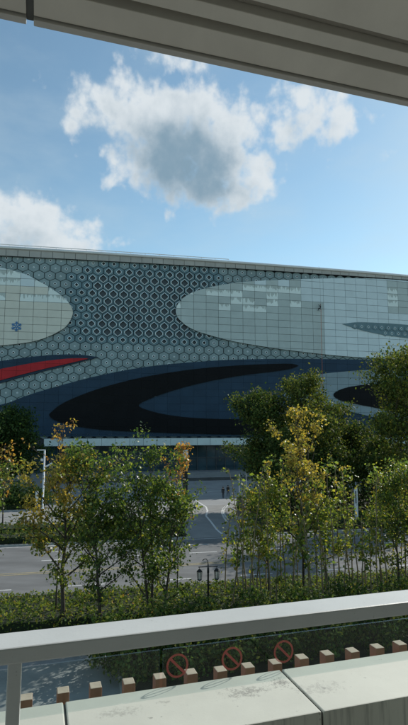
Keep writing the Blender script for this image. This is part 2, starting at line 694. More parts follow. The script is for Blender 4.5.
def prism(poly, off0, off1):
    """uv polygon extruded between two offsets in front of the facade"""
    n = len(poly)
    vs = [FP(u, v, off1) for u, v in poly] + [FP(u, v, off0) for u, v in poly]
    fs = [tuple(range(n))]
    fs += [(i, n + i, n + (i + 1) % n, (i + 1) % n) for i in range(n)]
    return MB().add(vs, fs)


def tiles(poly, du, dv, uo, vo, gap):
    """cut a uv polygon along a grid, leaving a joint round each tile"""
    bm = bmesh.new()
    bm.faces.new([bm.verts.new((u, v, 0)) for u, v in poly])
    us, vs = [p[0] for p in poly], [p[1] for p in poly]
    k = math.floor((min(us) - uo) / du)
    while uo + k * du < max(us):
        bmesh.ops.bisect_plane(bm, geom=bm.verts[:] + bm.edges[:] + bm.faces[:], dist=1e-5, plane_co=(uo + k * du, 0, 0), plane_no=(1, 0, 0))
        k += 1
    k = math.floor((min(vs) - vo) / dv)
    while vo + k * dv < max(vs):
        bmesh.ops.bisect_plane(bm, geom=bm.verts[:] + bm.edges[:] + bm.faces[:], dist=1e-5, plane_co=(0, vo + k * dv, 0), plane_no=(0, 1, 0))
        k += 1
    out = []
    for f in bm.faces:
        if f.calc_area() < .12:
            continue
        P = [(w.co.x, w.co.y) for w in f.verts]
        ar = sum(P[i][0] * P[(i + 1) % len(P)][1] - P[(i + 1) % len(P)][0] * P[i][1] for i in range(len(P)))
        if ar < 0:
            P = P[::-1]
        cu = (min(p[0] for p in P) + max(p[0] for p in P)) / 2
        cv = (min(p[1] for p in P) + max(p[1] for p in P)) / 2
        hu = (max(p[0] for p in P) - min(p[0] for p in P)) / 2
        hv = (max(p[1] for p in P) - min(p[1] for p in P)) / 2
        ku, kv = max(.3, 1 - gap / max(hu, .01)), max(.3, 1 - gap / max(hv, .01))
        out.append([(cu + (u - cu) * ku, cv + (v - cv) * kv) for u, v in P])
    bm.free()
    return out


def inside(pt, poly):
    x, y = pt
    c = False
    for i in range(len(poly)):
        (x1, y1), (x2, y2) = poly[i - 1], poly[i]
        if (y1 > y) != (y2 > y) and x < (x2 - x1) * (y - y1) / (y2 - y1) + x1:
            c = not c
    return c


PX = {
    'left_oval': [(0, 268), (25, 274.5), (37.5, 281), (50, 288), (60, 295), (68, 302), (73, 311), (71.5, 319), (66, 327), (57, 333), (42, 339.5), (25, 343.3),
                  (0, 346), (-35, 348), (-80, 345), (-125, 335), (-140, 306), (-125, 278), (-80, 263), (-35, 263)],
    'right_oval': [(175.3, 311), (180, 301), (190, 294), (204, 289), (230, 284), (255, 281.5), (290, 280), (330, 278.8), (370, 279), (408, 281.5), (445, 288), (480, 297),
                   (500, 318), (500, 345), (480, 360), (430, 361.5), (380, 359), (340, 356.3), (300, 352), (260, 346.5), (230, 341), (204, 334), (190, 328.5), (179, 320)],
    'leaf': [(341, 324.6, 1), (355, 322.8), (380, 323.5), (408, 325.6), (440, 330), (480, 340, 1), (440, 343), (408, 338.8), (380, 335), (358, 330)],
    'navy': [(-190, 436.5, 1), (-190, 422, 1), (-120, 418), (-60, 414), (0, 405), (25, 396.5), (52, 388), (100, 375.5), (150, 366.5), (204, 361.5), (250, 359.5), (300, 359), (380, 360.3),
             (440, 362.5), (540, 368, 1), (540, 436.5, 1)],
    'black': [(49.5, 415.5), (54, 410), (62, 404), (78, 396.5), (100, 388.5), (125, 381.5), (150, 376), (180, 371.2), (204, 368.3), (240, 365.5), (270, 364.2), (290, 364), (297.5, 366, 1),
              (290, 369), (270, 372.2), (240, 375.8), (204, 382.5), (175, 390), (152, 398), (138.5, 405.5), (152, 411.5), (175, 416), (204, 418.5), (245, 419.5), (300, 420.5), (345, 422.5, 1),
              (345, 435, 1), (250, 434.8), (204, 434), (120, 431), (80, 427), (58, 421.5)],
    'grey': [(283, 396), (287, 390.5), (296, 383), (314, 375.5), (340, 372), (380, 369.5), (408, 368), (460, 367), (540, 370, 1), (540, 432, 1), (460, 428), (408, 422.3), (383, 419.5), (343, 410.5),
             (310, 403), (291, 399)],
    'grey_black': [(332, 394.5), (343, 388.3), (365, 384.8), (408, 382), (460, 381), (535, 383, 1), (535, 426, 1), (460, 421), (401, 413), (369, 407), (340, 401)],
    'flag': [(98.5, 357.5, 1), (75, 354.6), (40, 356.2), (0, 361.5), (-40, 369), (-100, 384, 1), (-100, 415, 1), (-40, 396), (0, 383.5), (40, 372.5), (72, 364.5)],
    'flag_red': [(90, 358.7, 1), (70, 358.8), (40, 362.2), (0, 369.5), (-40, 378), (-95, 391, 1), (-95, 408, 1), (-40, 392), (0, 380.8), (40, 370.3), (70, 363.5)],
}
UV = {k: [to_uv(*p) for p in smooth_poly(v)] for k, v in PX.items()}

# body: a solid that stands behind the facade, with roof and end walls
nb = 24
us = [U0 + (U1 - U0) * i / nb for i in range(nb + 1)]
mb = MB()
vs = []
for u in us:
    vs += [FP(u, 0, -.5), FP(u, HTOP, -.5), FP(u, HTOP, -60), FP(u, 0, -60)]
fs = []
for i in range(nb):
    a, b = 4 * i, 4 * i + 4
    fs += [(a, b, b + 1, a + 1), (a + 1, b + 1, b + 2, a + 2), (a + 2, b + 2, b + 3, a + 3)]
fs += [(0, 1, 2, 3), (4 * nb, 4 * nb + 3, 4 * nb + 2, 4 * nb + 1)]
mb.add(vs, fs)
wall = bput(mb, 'wall', M_back)

# hexagon cladding: pointed hexagons with a recessed opening whose size changes across the facade
HW, HR = 2.36, 1.80                     # column and row spacing in metres


def hex_mesh(k):
    """closed cells are pale with a small dark dot, open ones have a bright rim round a wide recess"""
    w, h, s = HW / 2 - .02, HR * .667 - .02, HR * .333 - .008
    hexo = [(0, h), (w, s), (w, -s), (0, -h), (-w, -s), (-w, s)]
    op = [(0, 1.20), (1.07, .24), (1.07, -.24), (0, -1.20), (-1.07, -.24), (-1.07, .24)]
    vs = []
    vs += [(x, 0, y) for x, y in hexo]
    vs += [(x * .93, -.16, y * .93) for x, y in hexo]
    kr = min(k + .13, .93)
    vs += [(x * kr, -.15, y * kr) for x, y in op]
    vs += [(x * k, -.20, y * k) for x, y in op]
    vs += [(x * k * .96, .22, y * k) for x, y in op]
    fs = []
    ms = []
    for ring, mi in ((0, 0), (1, 0), (2, 1), (3, 2)):
        for i in range(6):
            j = (i + 1) % 6
            fs.append((ring * 6 + i, ring * 6 + j, ring * 6 + 6 + j, ring * 6 + 6 + i))
            ms.append(mi)
    fs.append(tuple(range(24, 30)))
    ms.append(2)
    me = bpy.data.meshes.new('hex_panel')
    me.from_pydata(vs, [], fs)
    for m in (M_hex if k > .3 else M_face, M_rim, M_hole):
        me.materials.append(m)
    me.polygons.foreach_set('material_index', ms)
    me.update()
    return me


LV = [.06, .19, .32, .46, .61, .74]
HEX = [hex_mesh(k) for k in LV]
rh = random.Random(11)
cells = []
covers = [UV[k] for k in ('left_oval', 'right_oval', 'navy', 'flag')]
for row in range(0, 30):
    v = 9.2 + row * HR
    if v > HTOP - 1.2:
        continue
    for c in range(-45, 55):
        u = (c + .5 * (row % 2)) * HW
        if u < U0 + 1.5 or u > U1 - 1.5:
            continue
        hid = False
        for pl in covers:
            if all(inside((u + a, v + b), pl) for a, b in ((1.2, 0), (-1.2, 0), (0, 1.2), (0, -1.2))):
                hid = True
        if hid:
            continue
        P = FP(u, v)
        px, py = project(P)
        ex = max(0, 104 - px, px - 188) / 42
        ey = max(0, 277 - py, py - 334) / 15
        e = min(1.0, math.hypot(ex, ey))
        k = .76 - .59 * e + rh.uniform(-.05, .05)
        if e > .95 and rh.random() < .16:
            k = .1
        li = min(range(6), key=lambda i: abs(LV[i] - k))
        cells.append((-20 < px < 428, (P - Vector((0, 0, CAMH))).length, u, v, li))
cells.sort(key=lambda c: (not c[0], c[1]))
hexwall = MB()
for i, (vis, d, u, v, li) in enumerate(cells):
    n = FN(u)
    mtx = Matrix.Translation(FP(u, v, .0)) @ Matrix.Rotation(math.atan2(n.x, -n.y), 4, 'Z')
    if i < 300:
        o = bpy.data.objects.new('hex_panel', HEX[li])
        col.objects.link(o)
        o.parent = wall
        o.matrix_basis = mtx
# the rest of the cladding, too many to pick apart, joined
bmr = bmesh.new()
for (vis, d, u, v, li) in cells[300:]:
    n = FN(u)
    k0, f0_ = len(bmr.verts), len(bmr.faces)
    bmr.from_mesh(HEX[li])
    bmr.verts.ensure_lookup_table()
    bmr.faces.ensure_lookup_table()
    if li < 2:
        for f in bmr.faces[f0_:]:
            if f.material_index == 0:
                f.material_index = 3
    mtx = Matrix.Translation(FP(u, v, .0)) @ Matrix.Rotation(math.atan2(n.x, -n.y), 4, 'Z')
    bmesh.ops.transform(bmr, matrix=mtx, verts=bmr.verts[k0:])
me = bpy.data.meshes.new('hex_cladding')
bmr.to_mesh(me)
bmr.free()
for m in (M_hex, M_rim, M_hole, M_face):
    me.materials.append(m)
o = bpy.data.objects.new('hex_cladding', me)
col.objects.link(o)
o.parent = wall
tag(o, kind='stuff')


def region(key, name, piece, off, pick, gap=.035, du=3.0, dv=1.75, uo=.4, vo=.35, th=.12):
    """a shaped slab of cladding standing proud of the wall, covered by its panels"""
    slab = bput(prism(UV[key], -.3, off), name, M_back)
    for pl in tiles(UV[key], du, dv, uo, vo, gap):
        cu, cv = sum(p[0] for p in pl) / len(pl), sum(p[1] for p in pl) / len(pl)
        q = project(FP(cu, cv))
        if q[0] < -45 or q[0] > 455:
            continue
        bput(prism(pl, off, off + th), piece, pick(q[0], q[1]), slab)
    return slab


rw = random.Random(3)


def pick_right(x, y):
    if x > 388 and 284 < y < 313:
        return M_skyline if rw.random() < .55 else M_dusty
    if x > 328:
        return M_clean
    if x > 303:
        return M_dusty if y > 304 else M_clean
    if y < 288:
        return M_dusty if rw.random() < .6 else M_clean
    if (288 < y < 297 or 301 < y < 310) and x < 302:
        return M_skyline if rw.random() < .7 else M_dusty
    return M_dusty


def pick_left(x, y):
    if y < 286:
        return M_clean if rw.random() < .4 else M_skyline
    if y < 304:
        return M_skyline if rw.random() < (.7 if x > 20 else .35) else M_dustl
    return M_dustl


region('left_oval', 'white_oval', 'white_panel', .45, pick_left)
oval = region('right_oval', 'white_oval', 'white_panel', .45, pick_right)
region('navy', 'navy_field', 'navy_panel', .40, lambda x, y: M_navy, gap=.015)
region('black', 'black_swoosh', 'black_panel', .62, lambda x, y: M_black, gap=.015)
region('grey', 'grey_swoosh', 'grey_panel', .62, lambda x, y: M_grey, gap=.03)
region('grey_black', 'black_swoosh', 'black_panel', .84, lambda x, y: M_black, gap=.015)
region('flag', 'navy_flag', 'navy_panel', .40, lambda x, y: M_navy, gap=.015)
region('flag_red', 'red_flag', 'red_panel', .62, lambda x, y: M_red, gap=.02)

# the pointed leaf cut into the white oval, clad with hexagons like the wall
leaf = bput(prism(UV['leaf'], .3, .72), 'hexagon_leaf', M_hex)
for row in range(0, 30):
    v = 9.2 + row * HR * .8
    for c in range(-5, 60):
        u = (c + .5 * (row % 2)) * HW * .8
        if all(inside((u + a, v + b), UV['leaf']) for a, b in ((.5, 0), (-.5, 0), (0, .5), (0, -.5))) and project(FP(u, v))[0] < 450:
            n = FN(u)
            o = bpy.data.objects.new('hex_panel', HEX[2])
            col.objects.link(o)
            o.parent = leaf
            o.matrix_basis = Matrix.Translation(FP(u, v, .70)) @ Matrix.Rotation(math.atan2(n.x, -n.y), 4, 'Z') @ Matrix.Diagonal((.72, .3, .72, 1))

# snowflake emblem on the left oval
cu, cv = to_uv(17, 327)
mb = MB()


def uvbar(mb, a, b, w, o0, o1):
    d = Vector((b[0] - a[0], b[1] - a[1]))
    d.normalize()
    q = Vector((-d.y, d.x)) * (w / 2)
    pl = [(a[0] - q.x, a[1] - q.y), (b[0] - q.x, b[1] - q.y), (b[0] + q.x, b[1] + q.y), (a[0] + q.x, a[1] + q.y)]
    p = prism(pl, o0, o1)
    mb.add(p.v, p.f)


for k in range(6):
    t = math.pi / 2 + k * math.pi / 3
    e = Vector((math.cos(t), math.sin(t)))
    o1 = .66 + .002 * k
    uvbar(mb, (cu + e.x * .12, cv + e.y * .12), (cu + e.x * 1.12, cv + e.y * 1.12), .20, .56, o1)
    for sgn in (-1, 1):
        for rr_, ll in ((.55, .42), (.85, .3)):
            t2 = t + sgn * R(55)
            p0 = (cu + e.x * rr_, cv + e.y * rr_)
            uvbar(mb, p0, (p0[0] + math.cos(t2) * ll, p0[1] + math.sin(t2) * ll), .15, .56, o1 + .015)
bput(mb, 'snowflake_emblem', M_flake)

# cornice: panels under a bright cap, with a slim rail on top
corn = None


def CH(u):
    return 2.35 - .0085 * (u + 46)


cs = MB()
for i in range(nb * 2):
    a, b = U0 + (U1 - U0) * i / (nb * 2), U0 + (U1 - U0) * (i + 1) / (nb * 2)
    ha, hb = HTOP - CH(a), HTOP - CH(b)
    q = [FP(a, ha, -.4), FP(b, hb, -.4), FP(b, HTOP - .02, -.4), FP(a, HTOP - .02, -.4),
         FP(a, ha, .55), FP(b, hb, .55), FP(b, HTOP - .02, .55), FP(a, HTOP - .02, .55)]
    cs.add(q, [(4, 5, 6, 7), (0, 4, 5, 1)[::-1], (3, 2, 6, 7)])
corn = bput(cs, 'cornice', M_back)
u = U0 + .1
while u < U1 - 2.6:
    if -60 < u < 75:
        p = prism([(u + .03, HTOP - CH(u) + .05), (u + 2.45, HTOP - CH(u + 2.45) + .05), (u + 2.45, HTOP - .75), (u + .03, HTOP - .75)], .55, .72)
        bput(p, 'cornice_panel', M_cornice, corn)
    u += 2.5
cap = MB()
for i in range(nb * 2):
    a, b = U0 + (U1 - U0) * i / (nb * 2), U0 + (U1 - U0) * (i + 1) / (nb * 2)
    q = [FP(a, HTOP - .72, .55), FP(b, HTOP - .72, .55), FP(a, HTOP - .70, .95), FP(b, HTOP - .70, .95), FP(a, HTOP - .25, 1.0), FP(b, HTOP - .25, 1.0),
         FP(a, HTOP + .06, .5), FP(b, HTOP + .06, .5), FP(a, HTOP + .06, -1.0), FP(b, HTOP + .06, -1.0)]
    cap.add(q, [(0, 1, 3, 2), (2, 3, 5, 4), (4, 5, 7, 6), (6, 7, 9, 8)])
bput(cap, 'roof_cap', M_cap, None, True)
railu1 = to_uv(229, 259)[0]
rl = MB()
pts = [FP(U0 + (railu1 - U0) * i / 30, HTOP + .62, -.2) for i in range(31)]
rl.tube(pts, .09, 5)
for i in range(31):
    p = pts[i]
    rl.tube([p - UPV * .6, p], .05, 4)
bput(rl, 'roof_rail', M_cap)

# entrance canopy band and lobby glazing
cu0 = to_uv(45, 441)[0]
cb = MB()
for i in range(40):
    a, b = cu0 + (U1 - cu0) * i / 40, cu0 + (U1 - cu0) * (i + 1) / 40
    q = [FP(a, 6.55, -.4), FP(b, 6.55, -.4), FP(a, 6.55, 2.6), FP(b, 6.55, 2.6), FP(a, 8.25, 2.6), FP(b, 8.25, 2.6), FP(a, 8.4, -.4), FP(b, 8.4, -.4)]
    cb.add(q, [(0, 1, 3, 2), (2, 3, 5, 4), (4, 5, 7, 6)])
    if i == 0:
        cb.add([q[0], q[2], q[4], q[6]], [(0, 1, 2, 3)])
can = bput(cb, 'entrance_canopy', M_mull)
u = cu0 + .05
while u < 70:
    bput(prism([(u + .02, 6.6), (u + 2.96, 6.6), (u + 2.96, 8.2), (u + .02, 8.2)], 2.6, 2.68), 'canopy_panel', M_canopyw, can)
    u += 3.0
base = prism([(U0, 0), (U1, 0), (U1, .45), (U0, .45)], -.4, .45)
gl = MB()
glz = None
fr = MB()
rows = [(.45, 3.6), (3.75, 6.5)]
u = -72.0
xs = []
while u < 78:
    xs.append(u)
    u += 2.2
for x in xs:
    p = prism([(x - .06, .45), (x + .06, .45), (x + .06, 6.5), (x - .06, 6.5)], -.3, .22)
    fr.add(p.v, p.f)
for (a, b) in zip(xs[:-1], xs[1:]):
    for z0, z1 in ((.1, .45), (3.6, 3.75)):
        p = prism([(a + .06, z0), (b - .06, z0), (b - .06, z1), (a + .06, z1)], -.3, .18)
        fr.add(p.v, p.f)
glz = bput(fr, 'lobby_glazing', M_mull)
for (a, b) in zip(xs[:-1], xs[1:]):
    for z0, z1 in rows:
        if -58 < a < 66:
            bput(prism([(a + .06, z0), (b - .06, z0), (b - .06, z1), (a + .06, z1)], -.3, .05), 'pane', M_pane, glz)

# low stone steps and planter walls at the foot of the building
M_step = mat('step_stone', (.22, .23, .235), .7, var=.12, scale=.5)
M_dark = mat('dark_stone', (.06, .065, .07), .6, var=.2, scale=.5)
for k, (r0, r1, h) in enumerate(((114, 122.5, .45), (115, 122.5, .6), (116, 122.5, .75))):
    mbs = MB().frame_box((0, 0, 0), ST, SN, UPV, (-60 + k * .01, 60 - k * .01), (r0, r1 - k * .01), (0, h))
    if k == 0:
        steps = tag(mbs.build('entrance_steps', M_step), 'long grey stone steps in front of the glazed lobby', 'steps')
    else:
        mbs.build('step', M_step, steps)
for s0, s1, rr in ((-6, 14, 106.0), (-30, -12, 106.5), (18, 40, 105.5)):
    mbw = MB().frame_box((0, 0, 0), ST, SN, UPV, (s0, s1), (rr, rr + .5), (0, .6))
    w_ = tag(mbw.build('low_wall', M_dark, bevel=.04), 'low dark stone wall on the plaza before the lobby steps', 'wall', 'low walls on the plaza')
    MB().frame_box((0, 0, 0), ST, SN, UPV, (s0 - .05, s1 + .05), (rr - .05, rr + .55), (.6, .68)).build('cap', M_step, w_)

# ------------------------------------------------------------------ the balcony the photograph is taken from
M_floor = mat('balcony_floor', (.34, .33, .31), .7, var=.1, scale=2)
M_wallb = mat('balcony_wall', (.50, .49, .46), .7, var=.06, scale=1)
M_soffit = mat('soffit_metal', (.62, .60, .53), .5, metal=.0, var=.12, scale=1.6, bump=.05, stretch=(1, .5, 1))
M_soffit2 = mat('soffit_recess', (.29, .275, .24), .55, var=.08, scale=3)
M_edge = mat('canopy_edge', (.48, .475, .44), .45, metal=.2, var=.06, scale=3)
M_rail = stone_mat('handrail_metal', (.57, .60, .60), None, False, .45, .08)
M_batten = mat('terracotta_batten', (.36, .165, .105), .75, var=.14, scale=14, bump=.15, bscale=90, orand=.14)
M_dust = mat('sunlit_batten_top', (.44, .37, .29), .85, var=.12, scale=30)  # lighter tone painted on batten tops for the sun falling there
M_joint = mat('joint_sealant', (.09, .095, .09), .8, var=.2, scale=10)
st_p = B(0, 0, 0)
stains = []
for (qx, qy, ra, rb, kk) in ((245, 692, .17, .06, .7), (280, 683, .07, .07, .8), (165, 702, .04, .02, .5), (320, 688, .16, .08, .35), (120, 712, .12, .05, .4)):
    P = on_ground(qx, qy, CAMH - .85)
    stains.append((P.x, P.y, P.z, ra, rb, kk))
M_cop = stone_mat('coping_stone', (.58, .595, .525), stains, True)
M_par = M_cop

fl = MB().frame_box((0, 0, CAMH), BT, BN, UPV, (-6, 8), (-3.2, 1.53), (-1.9, -1.60))
tag(fl.build('balcony_floor', M_floor), kind='structure')
bw = MB().frame_box((0, 0, CAMH), BT, BN, UPV, (-6, 8), (-3.4, -3.2), (-1.9, 2.2))
tag(bw.build('balcony_wall', M_wallb), kind='structure')

# parapet: wall, coping stones with open joints, terracotta battens on its outer face
par = empty('parapet', B(0, 1.65, -1.6), 'pale stone parapet with wide coping and terracotta battens on its far side', 'wall')
Z0 = -.85


def balc(mb, name, m, parent, bevel=0.0, sub=False):
    o = mb.build(name, m, None, False, bevel)
    if sub:
        o.parent = parent
        return o
    return place(o, parent)


balc(MB().frame_box((0, 0, CAMH), BT, BN, UPV, (-6, 8), (1.545, 1.80), (-4.4, Z0 - .402)), 'parapet_wall', M_par, par)


def s_of(px, py, z):
    P = on_ground(px, py, CAMH + z)
    return P.x * BT.x + P.y * BT.y


sA, sB = s_of(285, 674, Z0), s_of(64, 699, Z0)
step_ = sA - sB
cuts = [sB - 3 * step_, sB - 2 * step_, sB - step_, sB, sA, sA + step_, sA + 2 * step_, sA + 3 * step_]
for a, b in zip(cuts[:-1], cuts[1:]):
    c = balc(MB().frame_box((0, 0, CAMH), BT, BN, UPV, (a + .0035, b - .0035), (1.525, 1.818), (Z0 - .40, Z0)), 'coping_stone', M_cop, par, .004)
    p = balc(MB().frame_box((0, 0, CAMH), BT, BN, UPV, (a + .0035, b - .0035), (1.530, 1.544), (-1.598, Z0 - .405)), 'facing_panel', M_par, par, .002)
balc(MB().frame_box((0, 0, CAMH), BT, BN, UPV, (cuts[0], cuts[-1]), (1.531, 1.812), (Z0 - .39, Z0 - .006)), 'joint_sealant', M_joint, par)
bx = [(27, 697), (59.5, 692.5), (93.5, 688), (126, 684), (157, 680.5), (188, 677), (218, 672.5), (245, 669), (272, 666), (299, 663), (325, 660), (351, 657), (376, 654), (400, 651)]
ss = []
for (x, y) in bx:
    r = ray(x, y)
    t = 1.885 / (r.x * BN.x + r.y * BN.y)
    ss.append(t * (r.x * BT.x + r.y * BT.y))
pitch_ = (ss[-1] - ss[0]) / (len(ss) - 1)
rb_ = random.Random(5)
for k in range(-14, len(ss) + 14):
    sc_ = ss[0] + pitch_ * k + rb_.uniform(-.003, .003)
    zt = Z0 + .003 + rb_.uniform(-.004, .004)
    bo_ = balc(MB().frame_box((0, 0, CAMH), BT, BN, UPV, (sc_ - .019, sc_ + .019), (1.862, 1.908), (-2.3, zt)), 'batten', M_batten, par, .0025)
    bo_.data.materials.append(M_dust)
    bo_.data.polygons[1].material_index = 1  # top face takes the painted sunlit tone
for z in (-1.15, -1.9):
    balc(MB().frame_box((0, 0, CAMH), BT, BN, UPV, (-4, 6), (1.801, 1.8615), (z - .03, z)), 'batten_rail', M_joint, par)

# handrail inside the parapet
rail = empty('balcony_railing', B(0, 1.26, -1.6), 'flat grey metal handrail on slim posts just inside the stone parapet', 'railing')
balc(MB().frame_box((0, 0, CAMH), BT, BN, UPV, (-5.5, 7.5), (1.215, 1.308), (-.483, -.45)), 'handrail', M_rail, rail, .004)
sp = s_of(14, 690, -.62)
r = ray(14, 690)
t = 1.262 / (r.x * BN.x + r.y * BN.y)
sp = t * (r.x * BT.x + r.y * BT.y)
for k in range(-2, 5):
    a = sp + k * 1.45
    balc(MB().frame_box((0, 0, CAMH), BT, BN, UPV, (a - .014, a + .014), (1.238, 1.285), (-1.6, -.4832)), 'post', M_rail, rail, .003)
    balc(MB().frame_box((0, 0, CAMH), BT, BN, UPV, (a - .05, a + .05), (1.21, 1.31), (-1.6, -1.588)), 'base_plate', M_rail, rail, .002)

# glass upstand between coping and battens, with three stickers
M_glass = glass_mat('clear_glass')
M_sticker = mat('red_sticker', (.52, .10, .09), .5, var=.12, scale=40)
N = M_sticker.node_tree
tr_ = N.nodes.new('ShaderNodeBsdfTransparent')
mx_ = N.nodes.new('ShaderNodeMixShader')
mx_.inputs[0].default_value = .68
out_ = [q for q in N.nodes if q.type == 'OUTPUT_MATERIAL'][0]
pr_ = [q for q in N.nodes if q.type == 'BSDF_PRINCIPLED'][0]
N.links.new(tr_.outputs[0], mx_.inputs[1])
N.links.new(pr_.outputs[0], mx_.inputs[2])
N.links.new(mx_.outputs[0], out_.inputs[0])
GN = 1.836
sg0 = None


def on_plane_n(px, py, n):
    r = ray(px, py)
    t = n / (r.x * BN.x + r.y * BN.y)
    P = r * t
    return P.x * BT.x + P.y * BT.y, P.z


ga = on_plane_n(163, 650, GN)[0]
gtop = on_plane_n(228, 641, GN)[1]
glass = empty('glass_screen', B(ga, GN, Z0), 'low clear glass screen behind the coping with three red prohibition stickers', 'glass screen')
balc(MB().frame_box((0, 0, CAMH), BT, BN, UPV, (ga, ga + 2.6), (GN - .004, GN + .004), (-1.1, gtop)), 'pane', M_glass, glass)
balc(MB().frame_box((0, 0, CAMH), BT, BN, UPV, (ga - 3.0, ga - .012), (GN - .004, GN + .004), (-1.1, gtop)), 'pane', M_glass, glass)
balc(MB().frame_box((0, 0, CAMH), BT, BN, UPV, (ga - 3.0, ga + 2.6), (1.8185, GN - .0045), (-1.1, -1.02)), 'clamp', M_joint, glass)
for (qx, qy) in ((177, 665), (231.5, 658), (283, 651)):
    s_, z_ = on_plane_n(qx, qy, GN)
    mb = MB()
    ro, ri, n = .0385, .0315, 40
    vs, fs = [], []
    for k in range(n):
        a = 2 * math.pi * k / n
        for rr_ in (ro, ri):
            vs.append(B(s_ + rr_ * math.cos(a), GN - .0052, z_ + rr_ * math.sin(a)))
    for k in range(n):
        j = (k + 1) % n
        fs.append((2 * k, 2 * k + 1, 2 * j + 1, 2 * j))
    mb.add(vs, fs)
    e, q = (math.cos(R(-45)), math.sin(R(-45))), (.0042 * math.cos(R(45)), .0042 * math.sin(R(45)))
    mb.add([B(s_ + e[0] * ri * a + q[0] * b, GN - .0054, z_ + e[1] * ri * a + q[1] * b) for a, b in ((-1, -1), (1, -1), (1, 1), (-1, 1))], [(0, 1, 2, 3)])
    balc(mb, 'prohibition_sticker', M_sticker, glass)

# canopy overhead: stepped metal soffit with a drip edge
HC = 1.6
canop = empty('balcony_canopy', B(0, 1.9, HC), 'stepped grey metal canopy soffit over the balcony', 'canopy')


def n_of(px, py, z):
    P = ray(px, py)
    t = z / P.z
    return t * (P.x * BN.x + P.y * BN.y)


nE = n_of(204, 60.5, HC)
prof = [(204, 60.5), (204, 54), (204, 28), (204, 11)]
nA = n_of(204, 53.5, HC)
nB = n_of(204, 28, HC)
nC = n_of(204, 10, HC + .05)
nD = n_of(204, 5, HC)
nF = n_of(300, 2, HC + .05)
seam = s_of_seam = None
r = ray(30, 10)
t = HC / r.z
sseam = t * (r.x * BT.x + r.y * BT.y)


def soff(name, m, s0, s1, n0, n1, z0, z1, bevel=.003):
    return balc(MB().frame_box((0, 0, CAMH), BT, BN, UPV, (s0, s1), (n0, n1), (z0, z1)), name, m, canop, bevel)


soff('roof_slab', M_soffit2, -7, 9, -3.4, nE - .01, HC + .085, HC + .30)
for a, b in ((sseam - 5.6, sseam - 2.8), (sseam - 2.8, sseam), (sseam, sseam + 2.8), (sseam + 2.8, sseam + 5.6)):
    a, b = a + .014, b - .014
    soff('drip_edge', M_edge, a, b, nA + .006, nE, HC - .012, HC + .30)
    soff('soffit_panel', M_soffit, a, b, nB, nA, HC, HC + .084)
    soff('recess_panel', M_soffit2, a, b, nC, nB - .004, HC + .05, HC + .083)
    soff('soffit_bead', M_soffit, a, b, nD, nC - .003, HC + .012, HC + .082)
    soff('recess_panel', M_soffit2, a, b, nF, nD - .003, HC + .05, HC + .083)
    soff('soffit_panel', M_soffit, a, b, -1.2, nF - .003, HC, HC + .084)
    soff('soffit_panel', M_soffit, a, b, -3.2, -1.21, HC, HC + .084)
for k in range(-2, 3):
    a = sseam + 2.8 * k
    soff('seam_strip', M_joint, a - .0135, a + .0135, -3.2, nE - .004, HC + .008, HC + .29, 0)

# ------------------------------------------------------------------ trees and plants
M_bark = mat('bark', (.055, .044, .034), .9, var=.35, scale=6, bump=.5, bscale=30)
M_bark2 = mat('pale_bark', (.21, .165, .10), .9, var=.3, scale=6, bump=.4, bscale=30)
M_leaf = leaf_mat('leaf', .45, .40, .38)
M_leafd = leaf_mat('dense_leaf', .25, .6, .06)

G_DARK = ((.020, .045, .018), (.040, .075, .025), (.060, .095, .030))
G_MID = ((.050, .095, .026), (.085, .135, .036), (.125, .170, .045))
G_YEL = ((.25, .20, .05), (.31, .235, .06), (.19, .18, .05))
G_ORG = ((.32, .17, .045), (.38, .22, .06), (.24, .13, .04))
G_LIME = ((.13, .18, .036), (.19, .23, .045), (.24, .24, .048))
G_OLIVE = ((.070, .092, .028), (.100, .122, .036), (.135, .145, .044))


def leaf_quads(rng, pts, size, tint, up=.35):
    """kite-shaped leaf faces at pts"""
    n = len(pts)
    d = rng.normal(size=(n, 3))
    d[:, 2] -= .25
    d /= np.linalg.norm(d, axis=1)[:, None]
    nr = rng.normal(size=(n, 3))
    nr[:, 2] += up * 2
    w = np.cross(d, nr)
    w /= np.linalg.norm(w, axis=1)[:, None] + 1e-9
    L = (size * rng.uniform(.45, 1.6, n))[:, None]
    fold = np.cross(w, d) * L * rng.uniform(-.12, .12, n)[:, None]
    V = np.empty((n, 4, 3))
    V[:, 0] = pts
    V[:, 1] = pts + d * L * .5 + w * L * .30 + fold
    V[:, 2] = pts + d * L
    V[:, 3] = pts + d * L * .5 - w * L * .30 + fold
    return V.reshape(-1, 3), np.repeat(tint, 4, axis=0)


def pick_tint(rng, n, pals, weights):
    k = rng.choice(len(pals), n, p=np.array(weights) / np.sum(weights))
    P = np.array(pals)
    c = P[k, rng.integers(0, 3, n)]
    return c * rng.uniform(.75, 1.25, n)[:, None]


